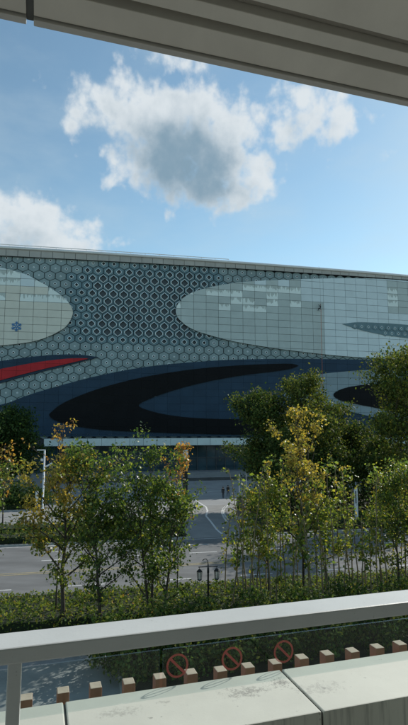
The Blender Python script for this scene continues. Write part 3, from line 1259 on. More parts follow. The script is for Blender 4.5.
def tree(name, label, base, h, rad, seed, n_leaf, size, pals=(G_MID,), wts=None, top_pal=None, f0=.25, trunk_r=.09, n_br=16, lean=(0, 0), pitch=(30, 65),
         shape='oval', bark=None, spread=.22, group=None, stems=1, cat='tree', leafm=None, patch=None, inner=2, droop=0.0):
    rng = np.random.default_rng(seed)
    root = empty(name, base, label, cat, group)
    mb = MB()
    tips, tipw = [], []
    for st in range(stems):
        az0 = rng.uniform(0, 6.28)
        off = Vector((math.cos(az0), math.sin(az0), 0)) * (rad * .16 if stems > 1 else 0)
        hh = h * (1 if st == 0 else rng.uniform(.7, .95))
        K = 9
        path = []
        wob = rng.normal(size=(K, 2)) * .018 * hh
        for i in range(K):
            t = i / (K - 1)
            path.append(Vector((off.x * (1 + 2.2 * t) + lean[0] * t * t + wob[i, 0] * t, off.y * (1 + 2.2 * t) + lean[1] * t * t + wob[i, 1] * t, hh * t - .1 * (i == 0))))
        tr = trunk_r * (1 if stems == 1 else .75)
        mb.tube(path, [tr * (1.25 if i == 0 else 1) * (1 - .93 * (i / (K - 1)) ** .8) + .006 for i in range(K)], 7)
        nb_ = n_br if stems == 1 else max(6, n_br * 2 // (stems + 1))
        for b in range(nb_):
            fr_ = f0 + (1 - f0) * ((b + .5) / nb_) ** .9
            idx = fr_ * (K - 1)
            i0 = min(int(idx), K - 2)
            P0 = path[i0].lerp(path[i0 + 1], idx - i0)
            q = (fr_ - f0) / (1 - f0)
            if shape == 'oval':
                wd = math.sin(math.pi * (.14 + .80 * q)) ** .7
            elif shape == 'spire':
                wd = (1 - q) ** .75 * .9 + .10
            elif shape == 'vase':
                wd = .45 + .6 * q
            else:
                wd = 1 - .4 * abs(q - .4)
            ln = rad * wd * rng.uniform(.5, 1.35)
            az = b * 2.399 + rng.uniform(-.5, .5) + az0
            pt = R(rng.uniform(*pitch)) * (.75 + .45 * q)
            d = Vector((math.cos(az) * math.cos(pt), math.sin(az) * math.cos(pt), math.sin(pt)))
            ln = ln / max(.45, math.cos(pt))
            ln = min(ln, hh * .5, max(.25, (hh * 1.01 - P0.z) / math.sin(pt)))
            bp = [P0]
            seg = 5
            for i in range(seg):
                d = (d + Vector(rng.normal(size=3)) * .14 + UPV * (.05 - droop)).normalized()
                bp.append(bp[-1] + d * (ln / seg))
            br = max(.015, tr * .48 * (1 - .55 * q))
            mb.tube(bp, [br * (1 - .85 * i / seg) + .005 for i in range(seg + 1)], 5, False)
            for i in range(inner, seg + 1):
                tips.append(bp[i])
                tipw.append((1.0 + .4 * (i == seg)) * min(1.3, max(.12, ln / rad)))
            for sb in range(4):
                i = int(rng.integers(1, seg))
                az2 = rng.uniform(0, 6.28)
                d2 = (d * .6 + Vector((math.cos(az2), math.sin(az2), rng.uniform(-.1, .8)))).normalized()
                l2 = ln * rng.uniform(.22, .48)
                tp = [bp[i] + d2 * (l2 * j / 3) + UPV * (.03 * j * j * l2 / 3) for j in range(4)]
                mb.tube(tp, [br * .42, br * .3, br * .2, .004], 4, False)
                for j in (1, 2, 3):
                    tips.append(tp[j])
                    tipw.append(.9 * min(1.3, max(.12, ln / rad)))
        tips.append(path[-1])
        tipw.append(.25)
    o = bpy.data.objects.new('trunk', mb.mesh('trunk', bark or M_bark, True))
    col.objects.link(o)
    o.parent = root
    T = np.array([tuple(p) for p in tips])
    Wt = np.array(tipw) * rng.gamma(.75, 1.0, len(T))
    ci = rng.choice(len(T), n_leaf, p=Wt / Wt.sum())
    pts = T[ci] + rng.normal(size=(n_leaf, 3)) * spread * np.array([1, 1, .8])
    tint = pick_tint(rng, n_leaf, pals, wts or [1] * len(pals))
    if top_pal is not None:
        tp, lo, hi, pr = top_pal
        ph = rng.uniform(0, 6.28, 3)
        nz = .12 * (np.sin(pts[:, 0] * 1.9 + ph[0]) + np.sin(pts[:, 1] * 2.1 + ph[1]))
        w = np.clip((pts[:, 2] / h + nz - lo) / (hi - lo), 0, 1) * pr
        sel = rng.uniform(size=n_leaf) < w
        tint[sel] = pick_tint(rng, int(sel.sum()), (tp,), [1])
    if patch is not None:
        tp, cx, cy, cz, pr_, prob = patch
        dd = np.sqrt(((pts - np.array([cx, cy, cz])) ** 2).sum(1)) / pr_
        sel = rng.uniform(size=n_leaf) < np.clip(1.5 - dd, 0, 1) * prob
        tint[sel] = pick_tint(rng, int(sel.sum()), (tp,), [1])
    pts[:, 2] = np.maximum(pts[:, 2], .1)
    V, C = leaf_quads(rng, pts, size, tint)
    me = np_mesh('crown', V, np.arange(len(V)).reshape(-1, 4), leafm or M_leaf, C)
    o = bpy.data.objects.new('crown', me)
    col.objects.link(o)
    o.parent = root
    return root


def base_at(px, r):
    """point on the ground at street distance r on the vertical through picture column px"""
    # horizontal direction of the column at the horizon
    d = ray(px, HOR)
    t = r / (d.x * SN.x + d.y * SN.y)
    return Vector((d.x * t, d.y * t, 0.1))


def h_for(px, py, base):
    r_ = ray(px, py)
    return CAMH + r_.z / r_.y * base.y - base.z


def bt(px, r, top):
    b = base_at(px, r)
    return b, h_for(px, top, b)


# street trees in the planting bed below the balcony
b, h = bt(68, 30.2, 464)
tree('street_tree', 'street tree with yellow leaves in its upper left crown, rising from the clipped hedge', b, h, 2.9, 21, 5200, .165, (G_MID, G_OLIVE, G_LIME), (1, 1, .5),
     (G_YEL, .60, .85, .55), f0=.20, n_br=20, patch=(G_YEL, -.9, -.3, 6.8, 2.3, .95), spread=.22, trunk_r=.13)
b, h = bt(62, 31.5, 424)
tree('bare_sapling', 'tall thin nearly bare sapling with a few orange leaves before the lobby glass', b, h, 1.1, 33, 210, .16, (G_ORG, G_YEL), (2, 1), f0=.6, n_br=10, trunk_r=.05, spread=.12, pitch=(50, 75))
b, h = bt(112, 30.0, 448)
tree('street_tree', 'green broadleaf street tree with open crown beside the yellowing tree', b, h, 2.5, 45, 6200, .17, (G_MID, G_DARK, G_LIME), (1.2, 1, .5), None, f0=.16, n_br=22, stems=2, spread=.22, trunk_r=.12)
b, h = bt(157, 29.6, 455)
tree('street_tree', 'dense green multi-stemmed street tree beside the two-lantern lamp post', b, h, 2.4, 58, 10500, .165, (G_MID, G_DARK, G_LIME), (1.3, 1.1, .5), None, f0=.12, n_br=26, stems=3, spread=.24, trunk_r=.115)
b, h = bt(178, 33.0, 446)
tree('autumn_sapling', 'slender sapling with rusty orange leaves at its top, behind the dense green tree', b, h, 1.0, 64, 1000, .15, (G_ORG, G_OLIVE), (2, 1), (G_ORG, .55, .7, .9), f0=.45, n_br=13, trunk_r=.05, spread=.15, pitch=(45, 75))
b, h = bt(300, 30.0, 413)
tree('golden_tree', 'narrow tree with golden yellow upper leaves rising above the bamboo stems', b, h, 2.7, 71, 4200, .16, (G_LIME, G_MID, G_OLIVE), (1, 1.2, .8), (G_YEL, .48, .66, .9), f0=.26, n_br=26, shape='spire',
     trunk_r=.09, spread=.12, pitch=(48, 70))
b, h = bt(266, 30.6, 482)
tree('street_tree', 'low leafy lime green tree left of the golden tree', b, h, 1.4, 83, 2200, .15, (G_LIME, G_MID, G_YEL), (1.5, 1, .25), None, f0=.3, n_br=13, trunk_r=.06, spread=.2)
b, h = bt(322, 31.0, 500)
tree('street_tree', 'low green tree right of the golden tree among bamboo stems', b, h, 1.5, 87, 2200, .15, (G_LIME, G_MID, G_OLIVE), (1, 1, 1), None, f0=.3, n_br=12, trunk_r=.06, spread=.2)
b, h = bt(392, 29.6, 478)
tree('street_tree', 'green leafy tree with yellow tints at the end of the bamboo row', b, h, 2.1, 95, 4600, .15, (G_MID, G_LIME, G_YEL, G_DARK), (1, .9, .2, .7), None, f0=.25, n_br=16, trunk_r=.07, spread=.24)
b, h = bt(425, 29.0, 470)
tree('street_tree', 'green leafy tree with yellow tints beyond the end of the bamboo row', b, h, 2.4, 97, 5000, .15, (G_MID, G_LIME, G_YEL, G_DARK), (1, .9, .2, .7), None, f0=.25, n_br=16, trunk_r=.07, spread=.24)
b, h = bt(-25, 30.4, 470)
tree('street_tree', 'green street tree growing at the road end of the hedge', b, h, 2.4, 99, 4500, .15, (G_MID, G_OLIVE), None, None, f0=.3, n_br=16, trunk_r=.08, spread=.25)

# slender bamboo-like stems: a few models, copied one by one
rs = random.Random(77)


def cane(seed, h):
    rng = np.random.default_rng(seed)
    mb = MB()
    K = 8
    lean = rng.normal(size=2) * .065 * h
    path = [Vector((lean[0] * (i / 7) ** 1.6 + rng.normal() * .035, lean[1] * (i / 7) ** 1.6 + rng.normal() * .035, h * i / 7 - .05 * (i == 0))) for i in range(K)]
    mb.tube(path, [.046 * (1 - .75 * i / 7) + .006 for i in range(K)], 5)
    pts = []
    for b_ in range(18):
        f_ = .36 + .64 * (b_ + rng.uniform()) / 18
        i0 = min(int(f_ * 7), 6)
        P0 = path[i0].lerp(path[i0 + 1], f_ * 7 - i0)
        a = rng.uniform(0, 6.28)
        l_ = rng.uniform(.2, .65)
        P1 = P0 + Vector((math.cos(a) * l_, math.sin(a) * l_, l_ * rng.uniform(.2, 1.0)))
        mb.tube([P0, P1], [.010, .004], 3, False)
        for k_ in range(int(rng.integers(2, 13))):
            pts.append(tuple(P0.lerp(P1, rng.uniform(.4, 1.1)) + Vector(rng.normal(size=3)) * .10))
    pts = np.array(pts)
    tint = pick_tint(rng, len(pts), (G_LIME, G_MID, G_YEL, G_OLIVE), [1, 1, .25, .8])
    V, C = leaf_quads(rng, pts, .21, tint)
    return mb.mesh('stem', M_bark2, True), np_mesh('foliage', V, np.arange(len(V)).reshape(-1, 4), M_leaf, C)


CANES = [cane(200 + k, hh) for k, hh in enumerate((4.6, 5.4, 6.2, 7.0, 7.7, 8.4))]
cx_ = 224.0
while cx_ < 440:
    dense_ = cx_ > 226
    r_ = rs.uniform(28.6, 33.4)
    b = base_at(cx_, r_)
    li = rs.choice((0, 1, 2, 2, 3, 3, 4, 5)) if dense_ else rs.choice((0, 1, 2))
    zone = ('between the lantern lamp and the lime green tree' if cx_ < 254 else 'around the lime green tree' if cx_ < 284 else 'around the trunk of the golden tree' if cx_ < 312
            else 'beside the low green tree' if cx_ < 340 else 'before the white slotted column' if cx_ < 372 else 'before the tree with yellow tints')
    root = empty('bamboo_stem', b, ('short', 'short', 'middling', 'middling', 'tall', 'tall')[li] + ' slender bamboo-like stem ' + zone, 'plant', 'slender stems in the planting bed')
    root.rotation_euler.z = rs.uniform(0, 6.28)
    sc_ = rs.uniform(.9, 1.08)
    root.scale = (sc_, sc_, sc_)
    for nm, me_ in zip(('stem', 'foliage'), CANES[li]):
        o = bpy.data.objects.new(nm, me_)
        col.objects.link(o)
        o.parent = root
    cx_ += rs.uniform(2.8, 5.4) if dense_ else rs.uniform(5, 9)

# trees on the far side of the road
FAR = [
    ('broadleaf_tree', 'rounded dark green tree before the navy facade, left of the taller olive tree', 268, 66, 400, 3.9, 300, 11000, (G_DARK, G_OLIVE, G_MID), (1.5, 1, .3), 'round', .26),
    ('broadleaf_tree', 'tall olive green tree standing before the pale grey facade swoosh', 312, 64, 380, 3.9, 301, 9500, (G_OLIVE, G_DARK, G_LIME), (1.4, .8, .25), 'oval', .25),
    ('broadleaf_tree', 'tallest sunlit olive tree with open spreading limbs beside the facade', 399, 56, 360, 4.0, 302, 8500, (G_OLIVE, G_LIME, G_DARK), (1.3, .5, .7), 'vase', .25),
    ('broadleaf_tree', 'olive tree with half hidden crown behind the tallest sunlit olive tree', 452, 60, 368, 4.0, 303, 7000, (G_OLIVE, G_DARK), (1, 1), 'oval', .26),
    ('broadleaf_tree', 'small dark tree in shade between the two tall olive trees', 352, 68, 428, 3.4, 304, 6000, (G_DARK, G_OLIVE), (2, 1), 'round', .26),
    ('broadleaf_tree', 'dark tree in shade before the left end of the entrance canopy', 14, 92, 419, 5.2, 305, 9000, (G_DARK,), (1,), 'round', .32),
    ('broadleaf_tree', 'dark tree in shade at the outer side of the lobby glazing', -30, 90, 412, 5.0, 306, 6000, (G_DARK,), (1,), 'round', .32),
    ('broadleaf_tree', 'short dark green tree under the rounded tree by the plaza', 283, 61, 440, 3.2, 307, 6000, (G_DARK, G_OLIVE), (2, 1), 'round', .24),
    ('broadleaf_tree', 'short green tree under the tallest olive tree', 378, 61, 446, 3.2, 308, 6000, (G_DARK, G_OLIVE), (1, 1), 'round', .24),
    ('broadleaf_tree', 'short green tree beyond the white slotted column', 330, 62, 452, 3.0, 309, 5500, (G_DARK, G_OLIVE, G_MID), (2, 1, .4), 'round', .24),
]
for (nm, lab, px, r_, top, rad, seed, nl, pals, wts, shp, size) in FAR:
    b, h = bt(px, r_, top)
    tree(nm, lab, b, h, rad * 1.15, seed, int(nl * 2.0), size * 1.15, pals, wts, None, f0=.16, trunk_r=.18, n_br=34, shape=shp, spread=.60, pitch=(4, 48), group=None, leafm=M_leafd, inner=1)
b, h = bt(7, 58.2, 446)
tree('autumn_tree', 'nearly bare young tree with orange leaves on the sunlit pavement', b, h, 1.7, 320, 230, .28, (G_ORG, G_YEL), (2, 1), None, f0=.35, n_br=15, trunk_r=.08, spread=.22)


def shrub(name, label, base, rx, ry, h, seed, n, size, pals, wts=None, cat='shrub', group=None):
    rng = np.random.default_rng(seed)
    root = empty(name, base, label, cat, group)
    mb = MB()
    for k in range(9):
        a = rng.uniform(0, 6.28)
        q = rng.uniform(.2, .75)
        mb.tube([(0, 0, -.05), (math.cos(a) * rx * q * .5, math.sin(a) * ry * q * .5, h * .5), (math.cos(a) * rx * q, math.sin(a) * ry * q, h * rng.uniform(.7, .95))], [.04, .025, .008], 4)
    o = bpy.data.objects.new('stem', mb.mesh('stem', M_bark, True))
    col.objects.link(o)
    o.parent = root
    d = rng.normal(size=(n, 3))
    d /= np.linalg.norm(d, axis=1)[:, None]
    rr_ = rng.uniform(.45, 1.0, n) ** .6
    lump = 1 + .18 * np.sin(d[:, 0] * 5 + seed) * np.cos(d[:, 1] * 6 + seed * 2) + .12 * np.sin(d[:, 2] * 9)
    pts = d * (rr_ * lump)[:, None] * np.array([rx, ry, h * .52]) + np.array([0, 0, h * .5])
    pts[:, 2] = np.maximum(pts[:, 2], .05)
    V, C = leaf_quads(rng, pts, size, pick_tint(rng, n, pals, wts or [1] * len(pals)))
    o = bpy.data.objects.new('foliage', np_mesh('foliage', V, np.arange(len(V)).reshape(-1, 4), M_leafd, C))
    col.objects.link(o)
    o.parent = root
    return root


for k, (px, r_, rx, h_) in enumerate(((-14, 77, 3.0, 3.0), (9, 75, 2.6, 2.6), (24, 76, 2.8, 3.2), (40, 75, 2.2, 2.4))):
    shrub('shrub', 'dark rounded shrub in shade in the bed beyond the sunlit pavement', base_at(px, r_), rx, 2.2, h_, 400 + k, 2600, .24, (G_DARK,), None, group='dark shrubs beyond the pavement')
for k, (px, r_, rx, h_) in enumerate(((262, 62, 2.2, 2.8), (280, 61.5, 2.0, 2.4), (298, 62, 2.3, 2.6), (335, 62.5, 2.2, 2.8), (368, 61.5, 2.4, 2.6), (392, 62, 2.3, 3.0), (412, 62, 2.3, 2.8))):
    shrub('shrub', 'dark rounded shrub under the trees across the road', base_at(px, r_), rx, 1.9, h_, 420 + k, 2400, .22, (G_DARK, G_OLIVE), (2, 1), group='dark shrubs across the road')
k = 0
for (px, r_, rx, h_, n_) in ((118, 24.6, 1.3, 2.2, 2200), (142, 23.4, 1.2, 2.0, 2000), (163, 25.0, 1.4, 2.6, 2600), (185, 23.2, 1.2, 2.2, 2200), (205, 24.8, 1.4, 2.6, 2600), (228, 23.4, 1.3, 2.3, 2300),
                             (250, 25.0, 1.4, 2.8, 2600), (272, 23.6, 1.3, 2.4, 2300), (295, 25.2, 1.5, 2.8, 2700), (318, 23.8, 1.3, 2.5, 2300), (342, 25.2, 1.5, 2.8, 2700), (366, 24.0, 1.4, 2.6, 2400),
                             (390, 25.2, 1.5, 2.8, 2600), (414, 24.2, 1.4, 2.6, 2300), (440, 25.0, 1.5, 2.8, 2300)):
    shrub('shrub', 'leafy green shrub in the bed below the balcony, seen over the coping', base_at(px, r_), rx, 1.2, h_, 460 + k, n_, .15, (G_DARK, G_MID, G_OLIVE), (1.6, 1, 1), group='shrubs below the balcony')
    k += 1
shrub('red_shrub', 'dull purple red shrub beside the white slotted column', base_at(314, 60.9), 1.3, 1.0, 1.9, 440, 1500, .18, (((.12, .05, .06), (.16, .07, .07), (.20, .12, .11)),))


def hedge(name, label, s0, s1, r0, r1, h, seed, per_m2, size, pals, wts, group=None):
    """clipped hedge: lumpy dark core under a coat of small leaves"""
    rng = np.random.default_rng(seed)
    root = empty(name, S((s0 + s1) / 2, (r0 + r1) / 2, .1), label, 'hedge', group)
    c = root.location
    n = int((s1 - s0) * (r1 - r0) * per_m2)
    a, b = rng.uniform(s0, s1, n), rng.uniform(r0, r1, n)
    lump = 1 + .10 * np.sin(a * 1.7 + seed) * np.sin(b * 2.3) + .07 * np.sin(a * 4.1 + b * 3.3)
    edge = np.minimum(np.minimum(b - r0, r1 - b) / .5, 1.0)
    z = h * lump * (.62 + .38 * np.sqrt(np.clip(edge, 0, 1))) + rng.normal(size=n) * .05
    m2 = int((s1 - s0) * h * per_m2 * .8)
    a2, z2 = rng.uniform(s0, s1, m2), rng.uniform(0.05, h * .95, m2)
    b2 = np.where(rng.uniform(size=m2) < .75, r0 + rng.normal(size=m2) * .07, r1 + rng.normal(size=m2) * .07)
    a, b, z = np.concatenate([a, a2]), np.concatenate([b, b2]), np.concatenate([z, z2])
    pts = np.stack([a * ST.x + b * SN.x - c.x, a * ST.y + b * SN.y - c.y, z], 1)
    V, C = leaf_quads(rng, pts, size, pick_tint(rng, len(pts), pals, wts), .8)
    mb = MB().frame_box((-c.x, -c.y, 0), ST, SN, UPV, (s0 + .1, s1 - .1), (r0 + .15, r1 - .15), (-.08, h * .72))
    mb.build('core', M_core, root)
    o = bpy.data.objects.new('foliage', np_mesh('foliage', V, np.arange(len(V)).reshape(-1, 4), M_leafd, C))
    col.objects.link(o)
    o.parent = root
    return root


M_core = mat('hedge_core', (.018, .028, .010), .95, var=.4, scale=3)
hedge('clipped_hedge', 'broad clipped green hedge along the near edge of the road', -26, 34, 29.6, 34.5, .70, 500, 85, .15, (G_MID, G_LIME, G_DARK, G_ORG), (1.2, 1.6, .6, .06))
hedge('low_hedge', 'low clipped hedge on the median, on the side of the road', -60, 9.6, 51.8, 54.2, .75, 501, 45, .18, (G_MID, G_OLIVE, G_DARK), (1, 1, .8))
hedge('low_hedge', 'low clipped hedge on the median, on the side of the sunlit pavement', -60, 9.6, 55.8, 58.1, .85, 502, 45, .18, (G_MID, G_OLIVE, G_DARK), (1, 1, .8))
hedge('low_hedge', 'low hedge on the median below the trees across the road', 18.4, 60, 52.2, 57.8, .9, 503, 40, .2, (G_MID, G_OLIVE, G_DARK), (1, 1, 1))
hedge('low_hedge', 'low hedge along the front of the dark shrubs beyond the pavement', -60, -6.6, 72.9, 74, .7, 504, 45, .2, (G_OLIVE, G_DARK), (1, 1))

# ------------------------------------------------------------------ street furniture
M_lampblack = mat('lamp_black', (.02, .021, .023), .4, metal=.4, var=.2, scale=5)
M_lampglass = glass_mat('lantern_glass', (.8, .82, .8), .5)
M_polewhite = mat('pole_white', (.66, .68, .70), .4, var=.06, scale=2)
M_brown = mat('pillar_brown', (.15, .12, .095), .85, var=.15, scale=2, bump=.2)
M_conc = mat('pillar_concrete', (.34, .33, .31), .85, var=.12, scale=2, bump=.2)
M_signred = mat('sign_brown_red', (.22, .09, .075), .5, var=.15, scale=2)

# two-lantern lamp post in the planting bed
b, h = bt(208, 28.3, 558.5)
lamp = empty('lantern_lamp', b, 'black lamp post with two hanging lanterns on a crossarm, beside the dense green tree', 'street lamp')
mb = MB().lathe((0, 0, 0), [(.13, -.05), (.13, .25), (.08, .32), (.075, .9), (.05, .96), (.045, h - .75), (.06, h - .72), (.06, h - .5), (.035, h - .45), (.03, h - .28)], 12)
mb.build('post', M_lampblack, lamp, True)
ax = Vector((math.cos(.15), math.sin(.15), 0))
mb = MB().tube([ax * -.52 + UPV * (h - .42), ax * .52 + UPV * (h - .42)], .022, 6)
mb.build('crossarm', M_lampblack, lamp)
mb = MB().tube([Vector((0, 0, h - .3)), Vector((-.02, 0, h - .12)), ax * -.10 + UPV * (h - .02), ax * -.22 + UPV * (h - .03), ax * -.30 + UPV * (h - .10)], .022, 6)
mb.build('finial', M_lampblack, lamp)
for sg in (-1, 1):
    c = ax * (.46 * sg)
    z1 = h - .46
    lan = MB()
    lan.tube([c + UPV * (z1 + .03), c + UPV * (z1 - .06)], .012, 5)
    lan.lathe(c + UPV * (z1 - .2), [(.15, 0), (.15, .03), (.05, .13), (.03, .15)], 6)
    lan.lathe(c + UPV * (z1 - .62), [(.04, -.04), (.11, 0), (.11, .03)], 6)
    for k in range(6):
        a = math.pi * 2 * k / 6
        e = Vector((math.cos(a), math.sin(a), 0))
        lan.tube([c + e * .105 + UPV * (z1 - .60), c + e * .138 + UPV * (z1 - .19)], .012, 4)
    lo = lan.build('lantern', M_lampblack, lamp)
    MB().lathe(c + UPV * (z1 - .585), [(.09, 0), (.125, .38)], 6).build('glass', M_lampglass, lo)

# white smart pole with stub arms, by the dark trees on the left
b, h = bt(45.6, 70.5, 450.5)
pole = empty('white_street_light', b, 'slim white street light with short angled arms beyond the yellowing tree', 'street light')
MB().lathe((0, 0, 0), [(.16, -.05), (.16, .4), (.11, .45), (.11, h)], 10).build('pole', M_polewhite, pole, True)
MB().frame_box((0, 0, h), ST, SN, UPV, (-.95, .1), (-.11, .11), (.0, .12)).build('lamp_head', M_polewhite, pole, bevel=.02)
arm = MB().tube([Vector((0, 0, h - 2.1)), ST * .35 + UPV * (h - 1.95), ST * .98 + UPV * (h - 1.55)], [.08, .1, .1], 6)
arm.build('side_lamp', M_polewhite, pole)
MB().lathe(ST * -.28 + UPV * (h - 1.35), [(.06, 0), (.17, .06), (.2, .2), (.12, .34)], 10).build('camera_dome', M_polewhite, pole, True)
MB().tube([Vector((0, 0, h - 1.2)), ST * -.28 + UPV * (h - 1.2)], .04, 5).build('bracket', M_polewhite, pole)

# small white sign boards in the bed
b, h = bt(39.5, 66, 491)
sb = empty('white_bollard_sign', b, 'narrow white upright sign beside the white street light', 'sign')
MB().box((-.16, .16), (-.05, .05), (.25, h)).build('board', M_polewhite, sb, bevel=.02)
MB().box((-.2, .2), (-.12, .12), (-.02, .249)).build('foot', M_conc, sb, bevel=.02)
b, h = bt(71, 62, 492)
sb = empty('white_banner_sign', b, 'white banner board on legs behind the yellowing tree', 'sign')
MB().box((-.3, .3), (-.03, .03), (.5, h)).build('board', M_polewhite, sb, bevel=.01)
for sx in (-.22, .22):
    MB().box((sx - .03, sx + .03), (-.029, .029), (-.02, .499)).build('leg', M_lampblack, sb)
MB().box((-.24, .24), (-.034, -.0302), (h - 1.0, h - .35)).build('print', mat('print_pink', (.5, .28, .22), .6, var=.3, scale=3), sb)

# tall pylon sign, white above red brown
b, h = bt(185.5, 62, 450)
py = empty('pylon_sign', b, 'tall slim pylon with rounded white top over a red brown face, behind the rusty sapling', 'sign')
w = 5.4 / F * b.y
top = [(-w / 2, h - 1.05), (w / 2, h - 1.05), (w / 2, h - .15), (w / 2 - .05, h - .04), (w / 2 - .15, h), (-w / 2 + .15, h), (-w / 2 + .05, h - .04), (-w / 2, h - .15)]


def yprism(poly, y0, y1):
    n = len(poly)
    return MB().add([(x, y0, z) for x, z in poly] + [(x, y1, z) for x, z in poly], [tuple(range(n)), tuple(range(n, 2 * n))[::-1]] + [(i, n + i, n + (i + 1) % n, (i + 1) % n) for i in range(n)])


yprism(top, -.14, .14).build('white_head', M_polewhite, py)
MB().box((-w / 2 + .02, w / 2 - .02), (-.12, .12), (h - 1.75, h - 1.052)).build('red_face', M_signred, py)
MB().box((-w / 2 + .05, w / 2 - .05), (-.10, .10), (.3, h - 1.752)).build('body', M_lampblack, py)
MB().box((-w / 2 - .1, w / 2 + .1), (-.25, .25), (-.03, .299)).build('plinth', M_conc, py, bevel=.02)

# white slotted column across the road
b = base_at(353.3, 53.5)
h = h_for(353.3, 487.5, b)
wc = empty('slotted_column', b, 'white slim light column with a tall slot, standing across the road before dark shrubs', 'light column')
w = .36
for sx0, sx1 in ((-w / 2, -w / 2 + .10), (w / 2 - .13, w / 2)):
    MB().box((sx0, sx1), (-.12, .12), (2.3, h - .35)).build('upright', M_polewhite, wc, bevel=.01)
cap_ = [(-w / 2, h - .349), (w / 2, h - .349), (w / 2, h - .1), (w / 2 - .06, h), (w / 2 - .16, h), (-w / 2 + .03, h - .18)]
yprism(cap_, -.12, .12).build('head', M_polewhite, wc)
MB().box((-w / 2, w / 2), (-.12, .12), (-.03, 2.299)).build('shaft', M_polewhite, wc, bevel=.01)
MB().box((-w / 2 + .1, w / 2 - .13), (.02, .07), (2.3, h - .35)).build('light_strip', M_lampblack, wc)

# gate pillar with a broad cap on the plaza edge
b, h = bt(240, 60, 492.5)
gp = empty('gate_pillar', b, 'square concrete pillar with a broad flat cap at the plaza entrance', 'pillar')
MB().box((-.42, .42), (-.42, .42), (-.05, h - .45)).build('shaft', M_brown, gp, bevel=.02)
MB().box((-.55, .55), (-.55, .55), (-.04, .35)).build('plinth', M_conc, gp, bevel=.02)
MB().box((-.68, .68), (-.68, .68), (h - .449, h - .12)).build('cap', M_conc, gp, bevel=.03)
MB().box((-.35, .35), (-.35, .35), (h - .119, h)).build('cap_block', M_conc, gp, bevel=.03)
for px, r_, top_ in ((238.7, 70, 474), (245.6, 69, 472)):
    b, h = bt(px, r_, top_)
    fp = empty('flag_pole', b, 'thin pale metal pole standing behind the gate pillar', 'pole', 'thin poles behind the gate pillar')
    MB().lathe((0, 0, 0), [(.07, -.02), (.06, .3), (.045, h - .1)], 8).build('pole', M_polewhite, fp, True)
    MB().lathe((0, 0, 0), [(.12, -.03), (.12, .05), (.075, .07)], 8).build('foot', M_conc, fp)
    MB().lathe((0, 0, h - .1), [(.05, 0), (.07, .05), (.02, .1)], 8).build('finial', M_polewhite, fp)

# low guard rail beside the footpath below
M_guard = mat('guard_grey', (.42, .47, .50), .45, metal=.2, var=.08, scale=3)
grl = empty('guard_rail', S(-8, 26.3, .1), 'low pale grey metal guard rail along the shaded footpath below the balcony', 'railing')
for z in (.55, .95):
    place(MB().tube([S(-22, 26.3, z), S(8, 26.3, z)], .035, 6).build('rail', M_guard), grl)
s_ = -22.0
while s_ <= 8.01:
    place(MB().tube([S(s_, 26.3, .05), S(s_, 26.3, .98)], .04, 6).build('post', M_guard), grl)
    s_ += 2.0

# ------------------------------------------------------------------ people
M_skin = mat('skin', (.45, .28, .20), .6, var=.05)
M_clothd = mat('dark_clothing', (.018, .019, .022), .85, var=.2, scale=8)
M_clothb = mat('charcoal_trousers', (.03, .032, .04), .85, var=.2, scale=8)
M_hair = mat('black_hair', (.01, .009, .008), .6, var=.2, scale=20)
M_shoe = mat('shoe', (.05, .045, .04), .6, var=.2)


